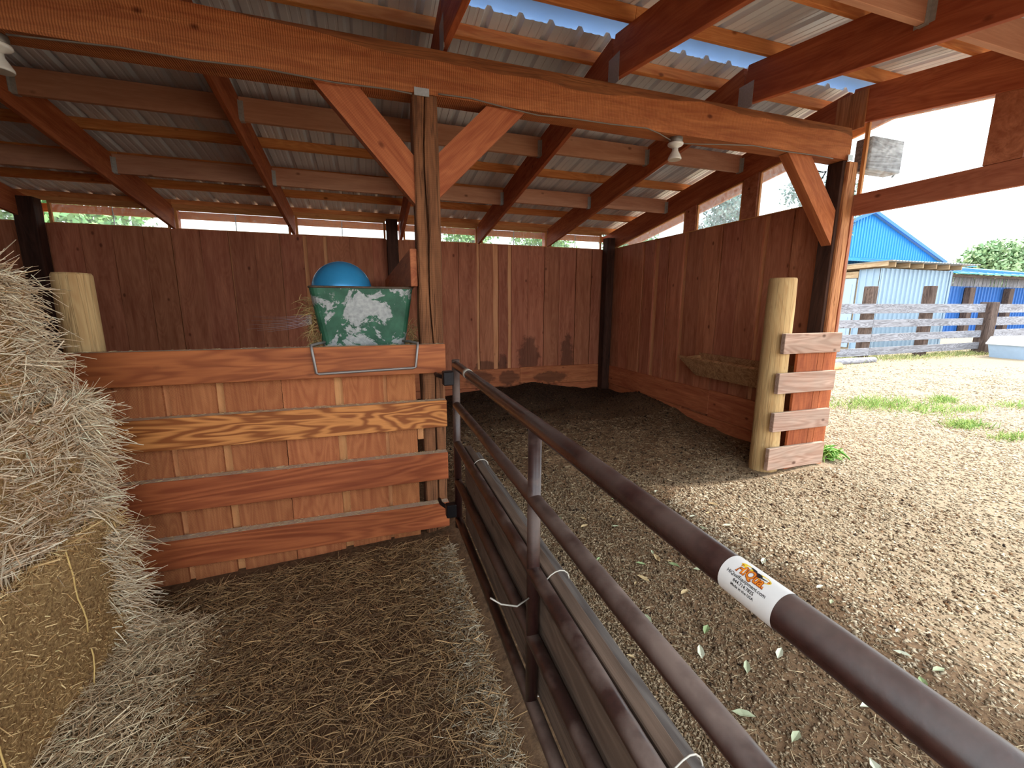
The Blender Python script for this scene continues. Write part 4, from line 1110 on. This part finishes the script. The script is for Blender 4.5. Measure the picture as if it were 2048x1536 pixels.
# broad weed by the stub wall
n = 130; P = np.stack([4.40+.045*rng.normal(size=n), 2.93+.045*rng.normal(size=n), .02+.11*rng.random(n)], 1)
D = np.stack([rng.normal(size=n), rng.normal(size=n), .35+.3*rng.normal(size=n)], 1); Ln = .05+.06*rng.random(n)
me = straw_mesh('weed', P, D, np.tile([0, 0, -1.], (n, 1)), Ln, .008+.008*rng.random(n), Ln*.4, straw_cols(n, lin(92, 150, 58), lin(176, 212, 116))); me.materials.clear(); me.materials.append(M_LEAFM)
o = put('weed', me, None); tag(o, 'leafy green weed growing against the end of the stub wall', 'weed')
# verge under the fence
n = 2600; x = 11+9*rng.random(n); y = 8.5+.25*rng.normal(size=n)
P = np.stack([x, y, hgt(x, y)], 1); D = np.stack([.5*rng.normal(size=n), .5*rng.normal(size=n), 1+0*x], 1); Ln = .05+.14*rng.random(n)
me = straw_mesh('fence_grass', P, D, np.tile([0, 0, -1.], (n, 1)), Ln, .005+.004*rng.random(n), Ln*.3, straw_cols(n, lin(110, 130, 70), lin(196, 190, 130))); me.materials.clear(); me.materials.append(M_LEAFM)
o = put('fence_grass', me, None); tag(o, 'dry grass growing along the foot of the plank fence', 'grass', None, 'stuff')

# ================================================================== YARD FENCE
fe = empty('plank_fence', (15.5, 8.5, 0), 'weathered grey plank fence with four boards across the yard', 'fence')
for z0, z1, sl in ((1.36, 1.63, .02), (.96, 1.18, .02), (.55, .77, .03), (.15, .37, .05)):
    for a, b in ((9.2, 13.75), (13.76, 18.98)):
        board('fence_board', fe, (a, 8.46, (z0+z1)/2+sl*(a-13)/6-.03), (b, 8.46+random.uniform(-.01, .01), (z0+z1)/2+sl*(b-13)/6-.03), z1-z0, .045, (0, 0, 1), M_GREY)
for x in (10.2, 13.72, 16.35): box('fence_post', fe, x-.12, x+.12, 8.49, 8.73, -.1, 2.08+.02*(x-13), M_TIE, .01, 'z')
cpst = box('corner_post', None, 19.0, 19.34, 8.28, 8.62, -.1, 1.68, M_TIE, .012, 'z'); tag(cpst, 'thick old railway-tie post where the two yard fences meet', 'post')
f2 = empty('plank_fence', (23, 8.8, 0), 'greyish plank fence continuing past the thick corner post', 'fence')
for z0, z1 in ((1.34, 1.62), (.92, 1.2), (.5, .78)):
    board('fence_board', f2, (19.36, 8.5, (z0+z1)/2), (27, 9.0, (z0+z1)/2), z1-z0, .045, (0, 0, 1), M_GREY)
box('fence_post', f2, 23.2, 23.44, 8.86, 9.1, -.1, 1.7, M_TIE, .01, 'z')

# white tub beside the corner post
bn = empty('storage_bin', (18.7, 7.35, 0), 'pale plastic bin with a white lid by the thick fence post', 'bin')
def frustum(name, parent, c, b, t, z0, z1, mat):
    P0_ = [(c[0]-b[0], c[1]-b[1], z0), (c[0]+b[0], c[1]-b[1], z0), (c[0]+b[0], c[1]+b[1], z0), (c[0]-b[0], c[1]+b[1], z0)]
    P1_ = [(c[0]-t[0], c[1]-t[1], z1), (c[0]+t[0], c[1]-t[1], z1), (c[0]+t[0], c[1]+t[1], z1), (c[0]-t[0], c[1]+t[1], z1)]
    me = bpy.data.meshes.new(name); me.from_pydata(P0_+P1_, [], [(3, 2, 1, 0), (4, 5, 6, 7), (0, 1, 5, 4), (1, 2, 6, 5), (2, 3, 7, 6), (3, 0, 4, 7)]); me.update()
    return put(name, me, mat, parent)
frustum('bin_body', bn, (18.7, 7.35), (.55, .42), (.62, .48), 0., .40, M_PLASTICB)
frustum('bin_rim', bn, (18.7, 7.35), (.66, .52), (.66, .52), .40, .46, M_PLASTIC)
frustum('bin_lid', bn, (18.7, 7.35), (.65, .51), (.60, .46), .46, .64, M_PLASTIC)
# logs
def log(a, b, r, label, mat=None):
    o = tube('log', None, [a, Vector(a).lerp(Vector(b), .5)+Vector((0, .02, .01)), b], [r, r*1.04, r*.95], mat or M_ROUND, 14); tag(o, label, 'log'); return o
log((8.1, 6.7, .09), (10.9, 7.3, .09), .10, 'peeled round log lying on the ground behind the corner post')
log((10.9, 7.85, .07), (13.3, 8.0, .07), .085, 'bleached flat log lying along the foot of the fence', M_GREY)

# ================================================================== WHITE SHED
sh = empty('metal_shed', (18.5, 11.4, 0), 'small shed clad in pale ribbed steel behind the plank fence', 'shed')
for k in range(4):
    sheet('wall_sheet', sh, (16.6+k*.95, 10.2, 0), (1, 0, 0), (0, 0, 1), (0, -1, 0), .95, 2.80, M_WSTEEL, pitch=.2375, h=.045, minor=False)
box('wall_core', sh, 16.62, 20.38, 10.23, 12.5, 0, 2.74, M_SHEDW)
for k in range(1):
    sheet('wall_sheet', sh, (16.6, 10.85, 0), (0, -1, 0), (0, 0, 1), (-1, 0, 0), .65, 2.80, M_WSTEEL, pitch=.2167, h=.045, minor=False)
box('corner_trim', sh, 16.57, 16.70, 10.165, 10.19, 0, 2.8, M_WSTEEL, .002, 'z'); box('corner_trim', sh, 20.32, 20.42, 10.165, 10.19, 0, 2.8, M_WSTEEL, .002, 'z')
d = box('door', sh, 16.56, 16.60, 10.92, 11.85, .05, 2.5, M_DOORW, .004, 'z')
box('door_panel', d, 16.545, 16.56, 11.03, 11.74, 1.3, 2.3, M_DOORW, .006, 'z'); box('door_panel', d, 16.545, 16.56, 11.03, 11.74, .2, 1.15, M_DOORW, .006, 'z')
box('door_header', sh, 16.55, 16.61, 10.87, 12.5, 2.52, 2.74, M_SHEDW, .003, 'y')
rfz = lambda y: 3.0-.03*(y-10.2)
for k in range(6):
    x = 16.75+k*.71
    board('roof_rafter', sh, (x, 9.88, 2.90), (x, 12.7, 2.86), .16, .05, (0, 0, 1), M_SHEDW)
board('fascia', sh, (16.42, 9.9, 2.93), (16.42, 12.8, 2.87), .16, .03, (0, 0, 1), M_SHEDW)
for k in range(5):
    sheet('roof_sheet', sh, (16.35+k*.95, 9.75, 3.0), (1, 0, 0), Vector((0, 1, -.02)).normalized(), (0, 0, 1), .95, 3.1, M_GALV, pitch=.158, h=.03, minor=False)

# ================================================================== BLUE BARN AND LEAN-TO
ba = empty('blue_barn', (36.7, 30, 0), 'large bright blue steel barn with a gable end rising over the sheds', 'barn')
gz = lambda x: 8.5-(3.12/8.6)*abs(x-36.9)
xx = 26.4; 
while xx < 47.:
    w_ = .914
    n_ = rib_profile(w_, pitch=.3047, h=.06, minor=False)
    vs_, fs = [], []
    for px, pz in n_:
        X_ = xx+px; vs_ += [(X_, 24-pz, 0), (X_, 24-pz, max(2., gz(X_)))]
    for k in range(len(n_)-1): fs.append((2*k, 2*k+2, 2*k+3, 2*k+1))
    me = bpy.data.meshes.new('gable_sheet'); me.from_pydata(vs_, [], fs); me.update(); put('gable_sheet', me, M_BLUE, ba)
    xx += w_
for s in (-1, 1):
    a = Vector((36.9, 23.7, 8.62)); b = Vector((36.9+s*9.6, 23.7, 8.62-9.6*3.12/8.6))
    prism('roof_slope', ba, [a, b, b+Vector((0, 22, 0)), a+Vector((0, 22, 0))], (0, 0, .08), M_BLUE)
    prism('rake_trim', ba, [a+Vector((0, -.06, .10)), b+Vector((0, -.06, .10)), b+Vector((0, -.06, -.16)), a+Vector((0, -.06, -.16))], (0, .05, 0), M_BLUED)
lt = prism('lean_to_roof', ba, [(27, 24, 5.15), (45.4, 24, 5.15), (45.4, 21.2, 4.55), (27, 21.2, 4.55)], (0, 0, .06), M_BLUE)
for k in range(60):
    x = 27.1+k*.305
    if x < 45.3: board('roof_rib', lt, (x, 24, 5.225), (x, 21.2, 4.625), .03, .05, (0, 0, 1), M_BLUE)
ls = empty('long_shed', (38, 18, 0), 'low open shed with blue roof and blue ribbed wall beyond the fences', 'shed')
prism('shed_roof', ls, [(31.0, 15.2, 3.32), (52, 15.2, 3.30), (52, 20.4, 4.05), (31.0, 20.4, 4.55)], (0, 0, .06), M_BLUE)
for k in range(26): board('roof_rib', ls, (31.2+k*.8, 15.2, 3.40), (31.2+k*.8, 20.4, 4.62-.019*k), .03, .06, (0, 0, 1), M_BLUED)
for k in range(44):
    x = 31.4+k*.4; board('upper_board', ls, (x, 16.04, 2.45), (x+random.uniform(-.04, .04), 16.04, 3.36), .34+random.uniform(-.06, .05), .03, (1, 0, 0), M_GREY)
for k in range(20): sheet('wall_sheet', ls, (31.2+k*.914, 16.0, 0), (1, 0, 0), (0, 0, 1), (0, -1, 0), .914, 2.68, M_BLUE2, pitch=.3047, h=.06, minor=False)
for k in range(5): box('shed_post', ls, 33.3+k*3.9, 33.75+k*3.9, 15.6, 15.9, 0, 2.62, M_TIE, .01, 'z')
board('eave_beam', ls, (31, 15.4, 3.22), (51, 15.4, 3.2), .14, .12, (0, 0, 1), M_TIE)

# ================================================================== TREES
def tree(x, y, h, rx, label, nleaf=7000, ca=(96, 128, 84), cb=(168, 190, 140), base=.25):
    t = empty('tree', (x, y, 0), label, 'tree')
    tube('trunk', t, [(x, y, -.2), (x+.1, y, h*.3), (x-.05, y+.1, h*.6)], [h*.035, h*.026, h*.012], M_TIE, 10)
    for k in range(5):
        a = k*1.26+random.random(); tube('branch', t, [(x+.03, y, h*(.28+.05*k)), (x+rx*.35*math.cos(a), y+rx*.35*math.sin(a), h*(.45+.07*k))], [h*.014, h*.006], M_TIE, 6)
    nc = 26; C_ = rng.normal(size=(nc, 3)); C_ /= np.linalg.norm(C_, axis=1, keepdims=True); C_ *= (rng.random((nc, 1))**.5)
    C_ = C_*np.array([rx*.75, rx*.75, h*(1-base)*.40]) + np.array([x, y, h*(base+(1-base)*.55)])
    ci = rng.integers(0, nc, nleaf); d = rng.normal(size=(nleaf, 3)); d /= np.linalg.norm(d, axis=1, keepdims=True)
    P = C_[ci] + d*(rng.random((nleaf, 1))**.4)*rx*.36
    a = rng.normal(size=(nleaf, 3)); a /= np.linalg.norm(a, axis=1, keepdims=True); b = np.cross(a, d); b /= np.linalg.norm(b, axis=1, keepdims=True)+1e-6
    s = (rx*.045)*(.6+.8*rng.random((nleaf, 1)))
    V = np.stack([P-a*s, P+b*s*.5, P+a*s, P-b*s*.5], 1).reshape(-1, 3)
    me = mesh_np('foliage', V, np.arange(nleaf*4).reshape(-1, 4)); add_col(me, np.repeat(straw_cols(nleaf, lin(*ca), lin(*cb), .15), 4, axis=0)); me.materials.append(M_LEAFM)
    o = put('foliage', me, None, t); o['kind'] = 'stuff'
    return t
tree(71, 31, 8.4, 5.5, 'rounded green tree beyond the low blue shed', 14000)
for x, y, h, r, lb in ((-19.5, 24, 7.5, 3.6, 'green tree behind the barn seen through the window farthest from the corner'), (-11.5, 22, 6.5, 3.4, 'green tree behind the second back window beside the dark wall post'), (4.6, 21, 6.2, 2.2, 'dark green tree behind the back window next to the centre post'), (9.4, 22, 7.0, 2.3, 'tall green tree behind the back window between the last rafters'), (13.6, 21, 7.0, 2.0, 'green tree behind the back window nearest the wall corner')):
    tree(x, y, h, r, lb, 4500, (70, 116, 66), (150, 184, 116))
# trees outside the side wall seen dimly through the cloudy sheets
for x, y, h, r, lb in ((17.2, 26.5, 11.5, 3.0, 'tree outside the side wall seen through the smallest cloudy window'), (20.6, 21.0, 10.5, 2.5, 'tree outside the side wall seen through the middle cloudy window'), (22.3, 17.0, 9.8, 2.1, 'tree outside the side wall seen through the largest cloudy window')):
    tree(x, y, h, r, lb, 5000, (72, 98, 92), (140, 160, 140))

# ================================================================== COBWEB beside the tub
vs_, fs = [], []
a0 = Vector((-.335, 3.0, 1.455))
M_WEB = NT('cobweb_silk', .6); M_WEB.color(lin(190, 190, 200)); M_WEB = M_WEB.m
web = empty('cobweb', (-.4, 3.0, 1.4), 'wispy cobweb stretched from the side of the green tub', 'cobweb')
for k in range(12):
    b0 = Vector((-.60-.06*(k % 3), 3.05+.02*k, 1.375+.008*k)); s0 = a0+Vector((.0, .0, -.03+.005*k))
    tube('strand', web, [s0, s0.lerp(b0, .5)+Vector((0, 0, -.008)), b0], .0005, M_WEB, 3)
